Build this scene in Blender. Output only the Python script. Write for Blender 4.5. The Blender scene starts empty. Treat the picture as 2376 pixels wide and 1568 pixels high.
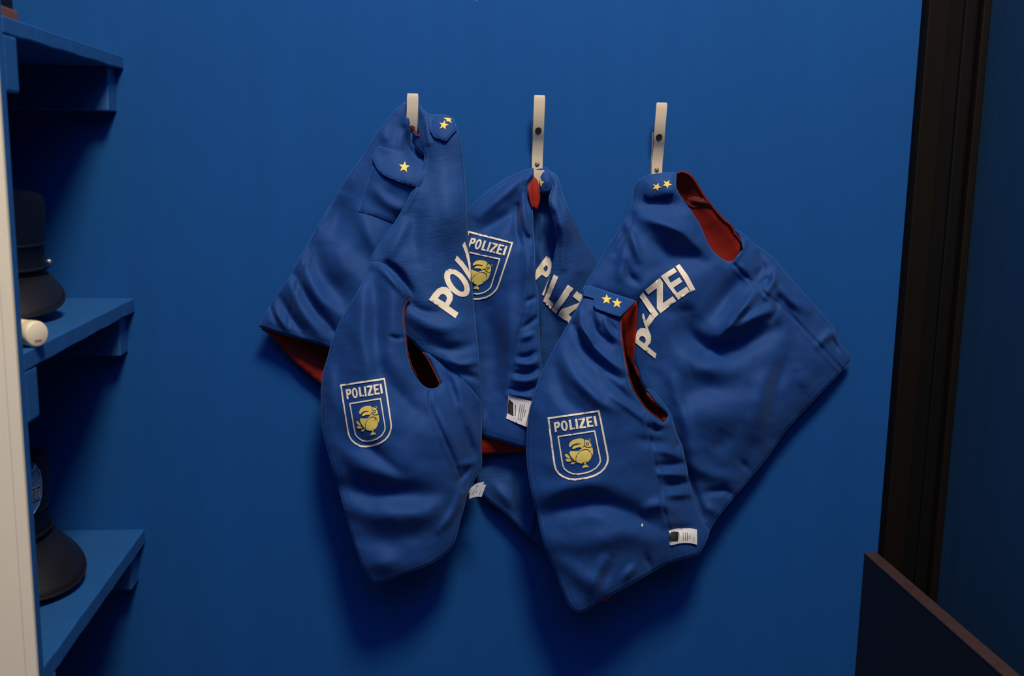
import bpy, bmesh, math, random
import numpy as np
from mathutils import Vector, Matrix
from mathutils.geometry import delaunay_2d_cdt

random.seed(7)
S = bpy.context.scene
COL = S.collection

# ---------------------------------------------------------------- camera, world, light, exposure
IMW, IMH = 2376.0, 1568.0
CX, CY = IMW / 2, IMH / 2
F = 2404.0
DIST = 1.44                      # camera to back wall
CAMZ = 1.25
d = np.array([966 - CX, 365 - CY, F]); d /= np.linalg.norm(d)          # world +Y (into wall)
v = np.array([952 - CX, 14700 - CY, F]); v -= v.dot(d) * d; v /= np.linalg.norm(v)   # world down
hx = np.cross(v, d); hx /= np.linalg.norm(hx)                         # world +X
if hx[0] < 0: hx = -hx
# camera axes (x right, y down, z forward) in the world
RX = np.array([hx[0], d[0], -v[0]])
RY = np.array([hx[1], d[1], -v[1]])
RZ = np.array([hx[2], d[2], -v[2]])
CAM = np.array([0.0, -DIST, CAMZ])

cam_d = bpy.data.cameras.new('camera')
cam = bpy.data.objects.new('camera', cam_d); COL.objects.link(cam)
cam_d.sensor_width = 36.0
cam_d.lens = F / IMW * 36.0
M = Matrix(((RX[0], -RY[0], -RZ[0], CAM[0]), (RX[1], -RY[1], -RZ[1], CAM[1]), (RX[2], -RY[2], -RZ[2], CAM[2]), (0, 0, 0, 1)))
cam.matrix_world = M
cam_d.clip_start = 0.02
cam_d.dof.use_dof = True
cam_d.dof.focus_distance = 1.42
cam_d.dof.aperture_fstop = 5.6
S.camera = cam

S.view_settings.view_transform = 'Standard'
S.view_settings.look = 'None'
S.view_settings.exposure = 0.0
S.view_settings.gamma = 1.0
S.view_settings.use_curve_mapping = False

w = bpy.data.worlds.new('world'); S.world = w; w.use_nodes = True
w.node_tree.nodes['Background'].inputs[0].default_value = (0.2, 0.5, 1.0, 1)
w.node_tree.nodes['Background'].inputs[1].default_value = 0.022


def area(name, loc, tgt, size, power, col, size_y=None):
    l = bpy.data.lights.new(name, 'AREA'); l.shape = 'RECTANGLE' if size_y else 'DISK'
    l.size = size
    if size_y: l.size_y = size_y
    l.energy = power; l.color = col
    o = bpy.data.objects.new(name, l); COL.objects.link(o)
    o.location = loc
    o.rotation_euler = (Vector(tgt) - Vector(loc)).to_track_quat('-Z', 'Y').to_euler()
    return o

area('ceiling_light', (0.27, -1.42, 3.0), (0.1, 0.0, 1.0), 0.50, 64.0, (1.0, 0.83, 0.54))

area('blue_bounce_fill', (0.15, -2.1, 3.0), (0.15, -0.3, 0.6), 2.4, 33.0, (0.12, 0.36, 1.0), 1.8)  # unseen fill lamp, added for the blue light bounced around the room


# ---------------------------------------------------------------- helpers
def P(px, py, h):
    """the point of the world seen at pixel px,py that stands h metres in front of the back wall"""
    px = np.asarray(px, float); py = np.asarray(py, float); h = np.asarray(h, float)
    a = (px - CX)[..., None] * RX + (py - CY)[..., None] * RY + F * RZ
    t = (-h - CAM[1]) / a[..., 1]
    return CAM + a * t[..., None]


def PZ(px, py, z):
    """the point seen at the pixel on the horizontal plane z"""
    a = (px - CX) * RX + (py - CY) * RY + F * RZ
    t = (z - CAM[2]) / a[2]
    return CAM + a * t


def new_obj(name, verts, faces, mat=None, parent=None, smooth=True):
    me = bpy.data.meshes.new(name)
    base = np.array(parent_loc(parent))
    me.from_pydata([tuple(np.asarray(p, float) - base) for p in verts], [], [tuple(int(i) for i in f) for f in faces])
    me.validate(); me.update()
    if name in ('shield_emblem', 'bird_print', 'star') or name.startswith('letter_'): bmclean(me)
    if smooth:
        me.polygons.foreach_set('use_smooth', [True] * len(me.polygons))
    o = bpy.data.objects.new(name, me); COL.objects.link(o)
    if mat: me.materials.append(mat)
    if parent: o.parent = parent
    return o


def bmclean(me):
    bm = bmesh.new(); bm.from_mesh(me)
    bmesh.ops.delete(bm, geom=[q for q in bm.verts if not q.link_faces], context='VERTS')
    bm.to_mesh(me); bm.free()


def parent_loc(p):
    loc = Vector((0, 0, 0))
    while p:
        loc += p.location; p = p.parent
    return loc


def thing(name, label, cat, loc, group=None):
    o = bpy.data.objects.new(name, None); COL.objects.link(o)
    o.empty_display_size = 0.02
    o.location = loc; o['label'] = label; o['category'] = cat
    if group: o['group'] = group
    return o


def from_bm(name, bm, mat, parent=None, smooth=False):
    me = bpy.data.meshes.new(name)
    base = parent_loc(parent)
    if base.length > 0: bmesh.ops.translate(bm, verts=bm.verts, vec=-base)
    bmesh.ops.recalc_face_normals(bm, faces=bm.faces)
    bm.to_mesh(me); bm.free()
    if smooth: me.polygons.foreach_set('use_smooth', [True] * len(me.polygons))
    me.materials.append(mat)
    o = bpy.data.objects.new(name, me); COL.objects.link(o)
    if parent: o.parent = parent
    return o


def bm_box(bm, x0, x1, y0, y1, z0, z1, bev=0.0):
    r = bmesh.ops.create_cube(bm, size=1.0)
    vs = r['verts']
    for q in vs:
        q.co = Vector(((x0 + x1) / 2 + q.co.x * (x1 - x0), (y0 + y1) / 2 + q.co.y * (y1 - y0), (z0 + z1) / 2 + q.co.z * (z1 - z0)))
    if bev > 0:
        es = list({e for q in vs for e in q.link_edges})
        bmesh.ops.bevel(bm, geom=es, offset=bev, segments=2, affect='EDGES', profile=0.6)


def box(name, x0, x1, y0, y1, z0, z1, mat, parent=None, bev=0.0015):
    bm = bmesh.new(); bm_box(bm, x0, x1, y0, y1, z0, z1, bev)
    return from_bm(name, bm, mat, parent)


def struct(o):
    o['kind'] = 'structure'; return o


# ---------------------------------------------------------------- materials
def nodes(name):
    m = bpy.data.materials.new(name); m.use_nodes = True
    nt = m.node_tree
    return m, nt, nt.nodes['Principled BSDF']


def mat_simple(name, col, rough=0.6, metal=0.0, spec=0.5, noise=0.0, nscale=30, bump=0.0, bscale=200, sheen=0.0, coat=0.0):
    m, nt, b = nodes(name)
    b.inputs['Roughness'].default_value = rough
    b.inputs['Metallic'].default_value = metal
    b.inputs['Specular IOR Level'].default_value = spec
    b.inputs['Coat Weight'].default_value = coat
    b.inputs['Sheen Weight'].default_value = sheen
    tc = nt.nodes.new('ShaderNodeTexCoord')
    if noise > 0:
        n = nt.nodes.new('ShaderNodeTexNoise'); n.inputs['Scale'].default_value = nscale; n.inputs['Detail'].default_value = 5
        nt.links.new(tc.outputs['Object'], n.inputs['Vector'])
        r = nt.nodes.new('ShaderNodeMapRange'); r.inputs['To Min'].default_value = 1 - noise; r.inputs['To Max'].default_value = 1 + noise
        nt.links.new(n.outputs['Fac'], r.inputs['Value'])
        mx = nt.nodes.new('ShaderNodeVectorMath'); mx.operation = 'SCALE'; mx.inputs[0].default_value = col[:3]
        nt.links.new(r.outputs['Result'], mx.inputs['Scale'])
        nt.links.new(mx.outputs['Vector'], b.inputs['Base Color'])
    else:
        b.inputs['Base Color'].default_value = (*col[:3], 1)
    if bump > 0:
        n2 = nt.nodes.new('ShaderNodeTexNoise'); n2.inputs['Scale'].default_value = bscale; n2.inputs['Detail'].default_value = 4
        nt.links.new(tc.outputs['Object'], n2.inputs['Vector'])
        bp = nt.nodes.new('ShaderNodeBump'); bp.inputs['Strength'].default_value = bump; bp.inputs['Distance'].default_value = 0.002
        nt.links.new(n2.outputs['Fac'], bp.inputs['Height']); nt.links.new(bp.outputs['Normal'], b.inputs['Normal'])
    return m


def mat_wall(name, col, rough=0.8, streak=0.045, specks=True):
    m, nt, b = nodes(name)
    L = nt.links.new
    tc = nt.nodes.new('ShaderNodeTexCoord')
    mp = nt.nodes.new('ShaderNodeMapping'); mp.inputs['Scale'].default_value = (14, 14, 1.6)
    L(tc.outputs['Object'], mp.inputs['Vector'])
    n = nt.nodes.new('ShaderNodeTexNoise'); n.inputs['Scale'].default_value = 1.5; n.inputs['Detail'].default_value = 6; n.inputs['Roughness'].default_value = 0.6
    L(mp.outputs['Vector'], n.inputs['Vector'])
    r = nt.nodes.new('ShaderNodeMapRange'); r.inputs['From Min'].default_value = 0.3; r.inputs['From Max'].default_value = 0.7
    r.inputs['To Min'].default_value = 1 - streak; r.inputs['To Max'].default_value = 1 + streak
    L(n.outputs['Fac'], r.inputs['Value'])
    sc = nt.nodes.new('ShaderNodeVectorMath'); sc.operation = 'SCALE'; sc.inputs[0].default_value = col
    L(r.outputs['Result'], sc.inputs['Scale'])
    out = sc.outputs['Vector']
    if specks:
        vo = nt.nodes.new('ShaderNodeTexVoronoi'); vo.inputs['Scale'].default_value = 11
        L(tc.outputs['Object'], vo.inputs['Vector'])
        lt = nt.nodes.new('ShaderNodeMath'); lt.operation = 'LESS_THAN'; lt.inputs[1].default_value = 0.012
        L(vo.outputs['Distance'], lt.inputs[0])
        mix = nt.nodes.new('ShaderNodeMix'); mix.data_type = 'RGBA'
        L(lt.outputs[0], mix.inputs['Factor']); L(out, mix.inputs['A']); mix.inputs['B'].default_value = (0.12, 0.26, 0.5, 1)
        out = mix.outputs['Result']
    L(out, b.inputs['Base Color'])
    b.inputs['Roughness'].default_value = rough
    b.inputs['Specular IOR Level'].default_value = 0.15
    n2 = nt.nodes.new('ShaderNodeTexNoise'); n2.inputs['Scale'].default_value = 160; n2.inputs['Detail'].default_value = 3
    L(tc.outputs['Object'], n2.inputs['Vector'])
    n3 = nt.nodes.new('ShaderNodeTexNoise'); n3.inputs['Scale'].default_value = 6; n3.inputs['Detail'].default_value = 4
    L(mp.outputs['Vector'], n3.inputs['Vector'])
    ad = nt.nodes.new('ShaderNodeMath'); ad.operation = 'ADD'; L(n2.outputs['Fac'], ad.inputs[0]); L(n3.outputs['Fac'], ad.inputs[1])
    bp = nt.nodes.new('ShaderNodeBump'); bp.inputs['Strength'].default_value = 0.12; bp.inputs['Distance'].default_value = 0.0015
    L(ad.outputs[0], bp.inputs['Height']); L(bp.outputs['Normal'], b.inputs['Normal'])
    return m


def mat_fabric(name, col, sheen=0.12, rough=0.68, sheen_tint=(0.7, 0.75, 0.85), rib=False):
    m, nt, b = nodes(name)
    L = nt.links.new
    tc = nt.nodes.new('ShaderNodeTexCoord')
    n = nt.nodes.new('ShaderNodeTexNoise'); n.inputs['Scale'].default_value = 26; n.inputs['Detail'].default_value = 7; n.inputs['Roughness'].default_value = 0.65
    L(tc.outputs['Object'], n.inputs['Vector'])
    r = nt.nodes.new('ShaderNodeMapRange'); r.inputs['To Min'].default_value = 0.82; r.inputs['To Max'].default_value = 1.18
    L(n.outputs['Fac'], r.inputs['Value'])
    sc = nt.nodes.new('ShaderNodeVectorMath'); sc.operation = 'SCALE'; sc.inputs[0].default_value = col
    L(r.outputs['Result'], sc.inputs['Scale']); L(sc.outputs['Vector'], b.inputs['Base Color'])
    b.inputs['Roughness'].default_value = rough
    b.inputs['Specular IOR Level'].default_value = 0.2
    b.inputs['Sheen Weight'].default_value = sheen
    b.inputs['Sheen Roughness'].default_value = 0.4
    b.inputs['Sheen Tint'].default_value = (*sheen_tint, 1)
    mp = nt.nodes.new('ShaderNodeMapping'); mp.inputs['Rotation'].default_value = (0, 0.7 if not rib else 0.06, 0)
    L(tc.outputs['Object'], mp.inputs['Vector'])
    wv = nt.nodes.new('ShaderNodeTexWave'); wv.bands_direction = 'Z'; wv.inputs['Scale'].default_value = 340 if not rib else 170
    wv.inputs['Distortion'].default_value = 1.5; wv.inputs['Detail'].default_value = 1.0
    L(mp.outputs['Vector'], wv.inputs['Vector'])
    n2 = nt.nodes.new('ShaderNodeTexNoise'); n2.inputs['Scale'].default_value = 45; n2.inputs['Detail'].default_value = 5
    L(tc.outputs['Object'], n2.inputs['Vector'])
    ma = nt.nodes.new('ShaderNodeMath'); ma.operation = 'MULTIPLY_ADD'; ma.inputs[1].default_value = 0.10
    L(wv.outputs['Fac'], ma.inputs[0]); L(n2.outputs['Fac'], ma.inputs[2])
    bp = nt.nodes.new('ShaderNodeBump'); bp.inputs['Strength'].default_value = 0.35; bp.inputs['Distance'].default_value = 0.003
    L(ma.outputs[0], bp.inputs['Height']); L(bp.outputs['Normal'], b.inputs['Normal'])
    return m


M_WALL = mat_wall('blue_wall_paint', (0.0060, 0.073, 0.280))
M_WALL_R = mat_wall('deep_blue_right_wall', (0.008, 0.044, 0.12), streak=0.10, specks=False)  # base colour darker than the back wall's
M_SHELF = mat_simple('blue_shelf_paint', (0.012, 0.088, 0.30), rough=0.5, noise=0.12, nscale=25, bump=0.25, bscale=120)
M_WHITE = mat_simple('cream_laminate', (0.93, 0.80, 0.58), rough=0.6, noise=0.03, nscale=20, bump=0.05)
M_FAB = mat_fabric('blue_twill', (0.0080, 0.051, 0.213))
M_FABR = mat_fabric('blue_ribbed_twill', (0.0100, 0.055, 0.213), rib=True)
M_HEM = mat_fabric('blue_hem', (0.016, 0.095, 0.34), sheen=0.0)  # lighter blue for the thread; on hem edges it paints in the fold highlight
M_RED = mat_fabric('red_lining', (0.27, 0.014, 0.008), sheen=0.1, sheen_tint=(1, .5, .4))
M_REDD = mat_fabric('faded_elastic', (0.2, 0.035, 0.03), sheen=0.2)
M_RIM = mat_fabric('red_binding', (0.17, 0.010, 0.006), sheen=0.0)
M_PRINT = mat_simple('cream_print', (0.84, 0.74, 0.60), rough=0.75)
M_YEL = mat_simple('yellow_print', (0.78, 0.60, 0.14), rough=0.7)
M_NAVY = mat_simple('dark_outline', (0.008, 0.05, 0.24), rough=0.8)
M_HOOK = mat_simple('cream_enamel', (0.64, 0.55, 0.42), rough=0.38, noise=0.03, nscale=60)
M_SCREW = mat_simple('rusty_screw', (0.28, 0.16, 0.11), rough=0.45, metal=0.6)
M_HOLE = mat_simple('dark_hole', (0.02, 0.012, 0.01), rough=0.8)
M_BLK = mat_simple('black_paint', (0.0030, 0.0028, 0.0032), rough=0.7, spec=0.12, noise=0.3, nscale=12, bump=0.15, bscale=60)
M_BRN = mat_simple('dark_brown_paint', (0.0055, 0.0036, 0.0026), rough=0.7, spec=0.12, noise=0.3, nscale=18, bump=0.15, bscale=60)
M_PANEL = mat_simple('charcoal_panel', (0.009, 0.012, 0.021), rough=0.6, spec=0.25, noise=0.12, nscale=8)
M_EDGE = mat_simple('brown_edge', (0.045, 0.022, 0.022), rough=0.55, noise=0.45, nscale=70, bump=0.3, bscale=150)
M_CAP = mat_fabric('navy_cap_felt', (0.002, 0.006, 0.022), sheen=0.0)
M_VIS = mat_simple('black_visor', (0.006, 0.005, 0.006), rough=0.42, coat=0.1, bump=0.1, bscale=250)
M_SILV = mat_simple('silver_blue_badge', (0.10, 0.22, 0.46), rough=0.35, metal=0.3)
M_SILVL = mat_simple('silver_relief', (0.75, 0.72, 0.70), rough=0.3, metal=0.8)
M_TAG = mat_simple('tag_satin', (0.74, 0.72, 0.74), rough=0.6, noise=0.05, nscale=80)
M_TAGB = mat_simple('tag_black', (0.008, 0.008, 0.010), rough=0.7)
M_TAGG = mat_simple('tag_print_grey', (0.14, 0.12, 0.12), rough=0.8)
M_BOT = mat_simple('ivory_plastic', (0.76, 0.68, 0.52), rough=0.4)
M_BOTR = mat_simple('label_red_violet', (0.35, 0.16, 0.22), rough=0.6)
M_LEATH = mat_simple('brown_leather', (0.16, 0.055, 0.03), rough=0.6, noise=0.3, nscale=40, bump=0.2)
M_FLOOR = mat_simple('grey_floor', (0.10, 0.10, 0.11), rough=0.7, noise=0.15, nscale=6)

# ---------------------------------------------------------------- room
XS = float(P(311.5, 691, 0)[0])                # front edge of the shelves
HB0, HB1 = 0.405, 0.421                        # front board: back and front face, distance from the wall
XPOST = float(P(2087.5, 640, 0)[0])
XPOST2 = float(P(2224, 640, 0)[0])
XL = XS - 0.34
WALL_Z1 = 2.75
struct(box('wall_back', XL - 0.05, XPOST2 + 0.3, 0, 0.06, 0, WALL_Z1, M_WALL, bev=0))
struct(box('wall_left', XL - 0.06, XL, -1.9, 0, 0, WALL_Z1, M_WALL, bev=0))
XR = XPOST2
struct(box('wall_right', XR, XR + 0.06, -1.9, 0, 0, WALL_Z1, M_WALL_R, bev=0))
struct(box('floor', XL - 0.06, XR + 0.06, -1.9, 0.06, -0.05, 0, M_FLOOR, bev=0))

# black post in the corner: a stepped moulding
post = box('trim_1', XPOST, XR - 0.003, -0.014, -0.0005, 0, WALL_Z1, M_BLK)
struct(post)
Wp = XR - XPOST
box('moulding', XPOST + 0.0, XPOST + Wp * 0.36, -0.022, -0.014, 0, WALL_Z1, M_BRN, post, bev=0.003)
box('moulding', XPOST + Wp * 0.60, XPOST + Wp * 0.80, -0.020, -0.014, 0, WALL_Z1, M_BLK, post, bev=0.003)
box('moulding', XPOST + Wp * 0.83, XR - 0.003, -0.030, -0.014, 0, WALL_Z1, M_BRN, post, bev=0.003)

# low partition at the right
pz = float(P(2008, 1283, 0.004)[2]); px0 = float(P(2008, 1283, 0.004)[0]); px1 = float(P(2036, 1283, 0.004)[0])
par = thing('partition_panel', 'low charcoal partition board with a worn brown top edge in the lower right corner', 'partition', (px0, -0.45, 0))
box('board', px0, px1, -1.15, 0.0, 0.0, pz - 0.004, M_PANEL, par, bev=0.001)
box('top_edge', px0 - 0.0005, px1 + 0.0005, -1.15, 0.0, pz - 0.004, pz, M_EDGE, par, bev=0.0015)

# shelf unit
unit = thing('shelf_unit', 'blue painted corner shelves with a cream front board at the left', 'shelf', (XS - 0.17, -0.2, 0))
box('side_board', XL, XS, -HB1 + 0.0035, -HB0, 0.0, 2.3, M_SHELF, unit, bev=0.001)
box('front_laminate', XL, XS - 0.0005, -HB1 - 0.002, -HB1 + 0.0035, 0.0, 2.3, M_WHITE, unit, bev=0.0008)
box('edge_strip', XS - 0.011, XS - 0.0002, -HB1 - 0.0030, -HB1 - 0.0019, 0.0, 2.3, M_WHITE, unit, bev=0.0004)
shelf_z = []
for (px, py, pb) in ((289, 131, 161), (311.5, 691, 723), (336.5, 1227, 1259)):
    z1 = float(P(px, py, 0)[2]); z0 = float(P(px, pb, 0)[2]); shelf_z.append(z1)
    bm = bmesh.new()
    bm_box(bm, XL, XS, -HB0, 0.0, z0, z1, 0.0)
    bmesh.ops.subdivide_edges(bm, edges=[e for e in bm.edges if abs((e.verts[0].co - e.verts[1].co).y) > 0.2], cuts=40)
    for q in bm.verts:                       # hand-sawn, filled and painted front edge
        if q.co.x > XS - 0.001:
            q.co.x += 0.0005 * math.sin(q.co.y * 90 + z1 * 7) * math.sin(q.co.y * 37)
            q.co.z += 0.0005 * math.sin(q.co.y * 61 + z1 * 11) * (1 if q.co.z < (z0 + z1) / 2 else 0.4)
    sh = from_bm('shelf_board', bm, M_SHELF, unit)
    mo = sh.modifiers.new('bevel', 'BEVEL'); mo.width = 0.0016; mo.segments = 2; mo.limit_method = 'ANGLE'
    box('batten', XL, XS - 0.011, -0.036, 0, z0 - 0.055, z0, M_SHELF, unit, bev=0.002)
    box('batten', XL, XS + 0.0, -HB0, -HB0 + 0.034, z0 - 0.053, z0, M_SHELF, unit, bev=0.003)


# ---------------------------------------------------------------- sheet building
def densify(pts, step=5.0, corner=38, closed=True):
    """Catmull-Rom through the traced points, kept sharp where the outline turns sharply"""
    p = np.array(pts, float); n = len(p)
    out = []
    rng = range(n if closed else n - 1)
    def turn(i):
        if not closed and (i == 0 or i == n - 1): return 180
        a = p[i] - p[i - 1]; b = p[(i + 1) % n] - p[i]
        c = a.dot(b) / (np.linalg.norm(a) * np.linalg.norm(b) + 1e-9)
        return math.degrees(math.acos(max(-1, min(1, c))))
    for i in rng:
        p1 = p[i]; p2 = p[(i + 1) % n]
        L = np.linalg.norm(p2 - p1)
        p0 = p[i - 1] if turn(i) < corner else p1 - (p2 - p1)
        p3 = p[(i + 2) % n] if turn((i + 1) % n) < corner else p2 + (p2 - p1)
        m1 = (p2 - p0); m2 = (p3 - p1)
        m1 = m1 / (np.linalg.norm(m1) + 1e-9) * L; m2 = m2 / (np.linalg.norm(m2) + 1e-9) * L
        k = max(1, int(round(L / step)))
        for j in range(k):
            t = j / k; t2 = t * t; t3 = t2 * t
            out.append((2 * t3 - 3 * t2 + 1) * p1 + (t3 - 2 * t2 + t) * m1 + (-2 * t3 + 3 * t2) * p2 + (t3 - t2) * m2)
    if not closed: out.append(p[-1])
    return np.array(out)


def inside(pts, poly):
    x, y = pts[:, 0], pts[:, 1]; r = np.zeros(len(pts), bool)
    n = len(poly)
    for i in range(n):
        x1, y1 = poly[i]; x2, y2 = poly[(i + 1) % n]
        if y1 == y2: continue
        c = ((y1 > y) != (y2 > y)) & (x < (x2 - x1) * (y - y1) / (y2 - y1) + x1)
        r ^= c
    return r


def seg_dist(pts, poly, closed=True):
    """distance to a polyline and the running parameter (0..1) of the nearest point"""
    best = np.full(len(pts), 1e9); par_ = np.zeros(len(pts))
    n = len(poly); m = n if closed else n - 1
    segL = [np.linalg.norm(poly[(i + 1) % n] - poly[i]) for i in range(m)]
    tot = sum(segL) + 1e-9; acc = 0
    for i in range(m):
        a = poly[i]; b = poly[(i + 1) % n]; ab = b - a
        t = np.clip(((pts - a) @ ab) / (ab @ ab + 1e-9), 0, 1)
        dd = np.hypot(*(pts - (a + t[:, None] * ab)).T)
        k = dd < best
        best[k] = dd[k]; par_[k] = (acc + t[k] * segL[i]) / tot
        acc += segL[i]
    return best, par_


def triangulate(outline, holes=(), step=4.0):
    lo = outline.min(0); hi = outline.max(0)
    rows = np.arange(lo[1], hi[1], step * 0.87)
    g = []
    for j, y in enumerate(rows):
        xs = np.arange(lo[0] + (step / 2 if j % 2 else 0), hi[0], step)
        g.append(np.stack([xs, np.full(len(xs), y)], 1))
    g = np.concatenate(g) if g else np.zeros((0, 2))
    if len(g):
        k = inside(g, outline)
        for h in holes: k &= ~inside(g, h)
        g = g[k]
    if len(g):
        dd, _ = seg_dist(g, outline)
        for h in holes: dd = np.minimum(dd, seg_dist(g, h)[0])
        g = g[dd > step * 0.45]
    loops = [outline] + list(holes)
    vs = []; es = []
    for l in loops:
        b = len(vs); vs += [tuple(q) for q in l]
        es += [(b + i, b + (i + 1) % len(l)) for i in range(len(l))]
    vs += [tuple(q) for q in g]
    r = delaunay_2d_cdt([Vector(q) for q in vs], es, [], 0, 1e-4)
    V = np.array([tuple(q) for q in r[0]]); T = np.array([f for f in r[2] if len(f) == 3])
    c = V[T].mean(1)
    k = inside(c, outline)
    for h in holes: k &= ~inside(c, h)
    T = T[k]
    # anticlockwise as the camera sees it (y down)
    a, b, cc = V[T[:, 0]], V[T[:, 1]], V[T[:, 2]]
    s = (b[:, 0] - a[:, 0]) * (cc[:, 1] - a[:, 1]) - (b[:, 1] - a[:, 1]) * (cc[:, 0] - a[:, 0])
    T[s > 0] = T[s > 0][:, ::-1]
    return V, T


FOLD = 1.9
class Cloth:
    """a piece of cloth: an outline, a base relief from control points, and folds"""
    def __init__(self, outline, ctrl, folds=(), seed=0, noise=1.0, roll=0.003, seams=(), step=4.0):
        self.o = densify(outline, 6.0)
        self.step = step
        c = np.array(ctrl, float); self.c = c[:, :2] / 100
        n = len(c)
        K = self._k(self.c, self.c) + np.eye(n) * 1e-3
        Pm = np.hstack([np.ones((n, 1)), self.c])
        A = np.block([[K, Pm], [Pm.T, np.zeros((3, 3))]])
        self.w = np.linalg.solve(A, np.concatenate([c[:, 2], np.zeros(3)]))
        self.folds = folds; self.seams = seams
        self.roll = roll; self.noise = noise
        rs = np.random.RandomState(seed)
        self.ph = [(rs.uniform(0, 6.28), rs.uniform(0, 6.28), rs.uniform(-1, 1), rs.uniform(-1, 1)) for _ in range(14)]

    @staticmethod
    def _k(a, b):
        r2 = ((a[:, None] - b[None]) ** 2).sum(2)
        return 0.5 * r2 * np.log(r2 + 1e-9)

    def h(self, p, roll=True):
        p = np.asarray(p, float); q = p / 100
        r = self._k(q, self.c) @ self.w[:-3] + self.w[-3] + q @ self.w[-2:]
        r = r / 1000.0
        # folds: (points, half width px, height mm[, sharpness])
        for f in self.folds:
            pts = densify(f[0], 12.0, closed=False) if len(f[0]) > 2 else np.array(f[0], float)
            dd, t = seg_dist(p, pts, False)
            taper = np.clip(np.sin(np.pi * np.clip(0.12 + 0.76 * t, 0, 1)), 0, 1) ** 0.8
            e = np.exp(-(dd / f[1]) ** 2) if len(f) < 4 else np.exp(-(dd / f[1]) ** f[3])
            r += FOLD * f[2] / 1000 * e * taper
        for s in self.seams:
            dd, t = seg_dist(p, densify(s, 8.0, closed=False), False)
            r += -0.0016 * np.exp(-(dd / 3.2) ** 2) + 0.0012 * np.exp(-((dd - 7) / 5) ** 2)
        nz = 0
        for i, (a, b, cx, cy) in enumerate(self.ph):
            L = (90, 70, 48, 34, 24, 18, 13)[i % 7]; A = (1.1, .8, .55, .35, .18, .10, .06)[i % 7]
            nrm = math.hypot(cx, cy) + 1e-6
            u = (p[:, 0] * cx + p[:, 1] * cy) / nrm; vv = (p[:, 0] * -cy + p[:, 1] * cx) / nrm
            nz = nz + A * np.sin(u / L * 6.28 * 0.6 + a + 1.2 * np.sin(vv / L * 1.7 + b))
        r += nz * self.noise * 0.0006
        r = 0.005 + np.logaddexp(0, (r - 0.005) / 0.003) * 0.003      # never through the wall
        if roll:
            dd, _ = seg_dist(p, self.o)
            r -= self.roll * np.exp(-(dd / 4.0) ** 1.4)
            r -= 0.0009 * np.exp(-((dd - 9) / 2.6) ** 2)      # stitched hem groove
        return r

    def build(self, name, mat, parent, lining=M_RED, thick=0.0030, face='front', piping=True, stitches=True):
        V, T = triangulate(self.o, step=self.step)
        h = self.h(V)
        A = P(V[:, 0], V[:, 1], h); B = P(V[:, 0], V[:, 1], h - thick)
        m1, m2 = (mat, lining) if face == 'front' else (lining, mat)
        # boundary rim
        cnt = {}
        for t in T:
            for i in range(3):
                e = (int(t[i]), int(t[(i + 1) % 3])); cnt[e] = 1
        rim = [e for e in cnt if (e[1], e[0]) not in cnt]
        n = len(V)
        F1 = [tuple(t) for t in T]
        ids = sorted({i for e in rim for i in e}); mp = {k: n + j for j, k in enumerate(ids)}
        V1 = np.vstack([A, P(V[ids][:, 0], V[ids][:, 1], h[ids] - thick * 0.55)])
        F1 += [(e[1], e[0], mp[e[0]], mp[e[1]]) for e in rim]
        o1 = new_obj(name if face == 'front' else 'lining', V1, F1, m1, None if face != 'front' else parent)
        V2 = np.vstack([B, P(V[ids][:, 0], V[ids][:, 1], h[ids] - thick * 0.5)])
        F2 = [tuple(t[::-1]) for t in T] + [(e[0], e[1], mp[e[1]], mp[e[0]]) for e in rim]
        if face == 'front':
            o2 = new_obj('lining', V2, F2, m2, o1); main = o1
        else:
            main = new_obj(name, V2, F2, m2, parent)
            o1.parent = main
            base = parent_loc(main)
            o1.data.transform(Matrix.Translation(-base))
        if piping and face == 'front':
            tube_px('hem_edge', self.o, self.h(self.o) - thick * 0.45, 0.00105, M_HEM, main, closed=True)
        if stitches and face == 'front':
            stitch(self, main)
        return main


def tube(name, pts, r, mat, parent, closed=False, sides=6):
    pts = [Vector(q) for q in pts]; n = len(pts)
    vs = []; fs = []
    for i in range(n):
        a = pts[i - 1] if (i or closed) else pts[0]
        b = pts[(i + 1) % n] if (i < n - 1 or closed) else pts[-1]
        t = (b - a)
        t = t.normalized() if t.length > 1e-9 else Vector((1, 0, 0))
        s = t.cross(Vector((0, 1, 0)))
        s = s.normalized() if s.length > 1e-4 else Vector((1, 0, 0))
        u = s.cross(t).normalized()
        for k in range(sides):
            an = 2 * math.pi * k / sides
            vs.append(pts[i] + (s * math.cos(an) + u * math.sin(an)) * r)
    m = n if closed else n - 1
    for i in range(m):
        for k in range(sides):
            a = i * sides + k; b = i * sides + (k + 1) % sides
            c = ((i + 1) % n) * sides + (k + 1) % sides; d_ = ((i + 1) % n) * sides + k
            fs.append((a, b, c, d_))
    if not closed:
        fs.append(tuple(range(sides))[::-1]); fs.append(tuple((n - 1) * sides + k for k in range(sides)))
    return new_obj(name, vs, fs, mat, parent)


def tube_px(name, px, h, r, mat, parent, closed=False):
    px = np.array(px); A = P(px[:, 0], px[:, 1], h)
    return tube(name, A, r, mat, parent, closed, 5)


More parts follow.
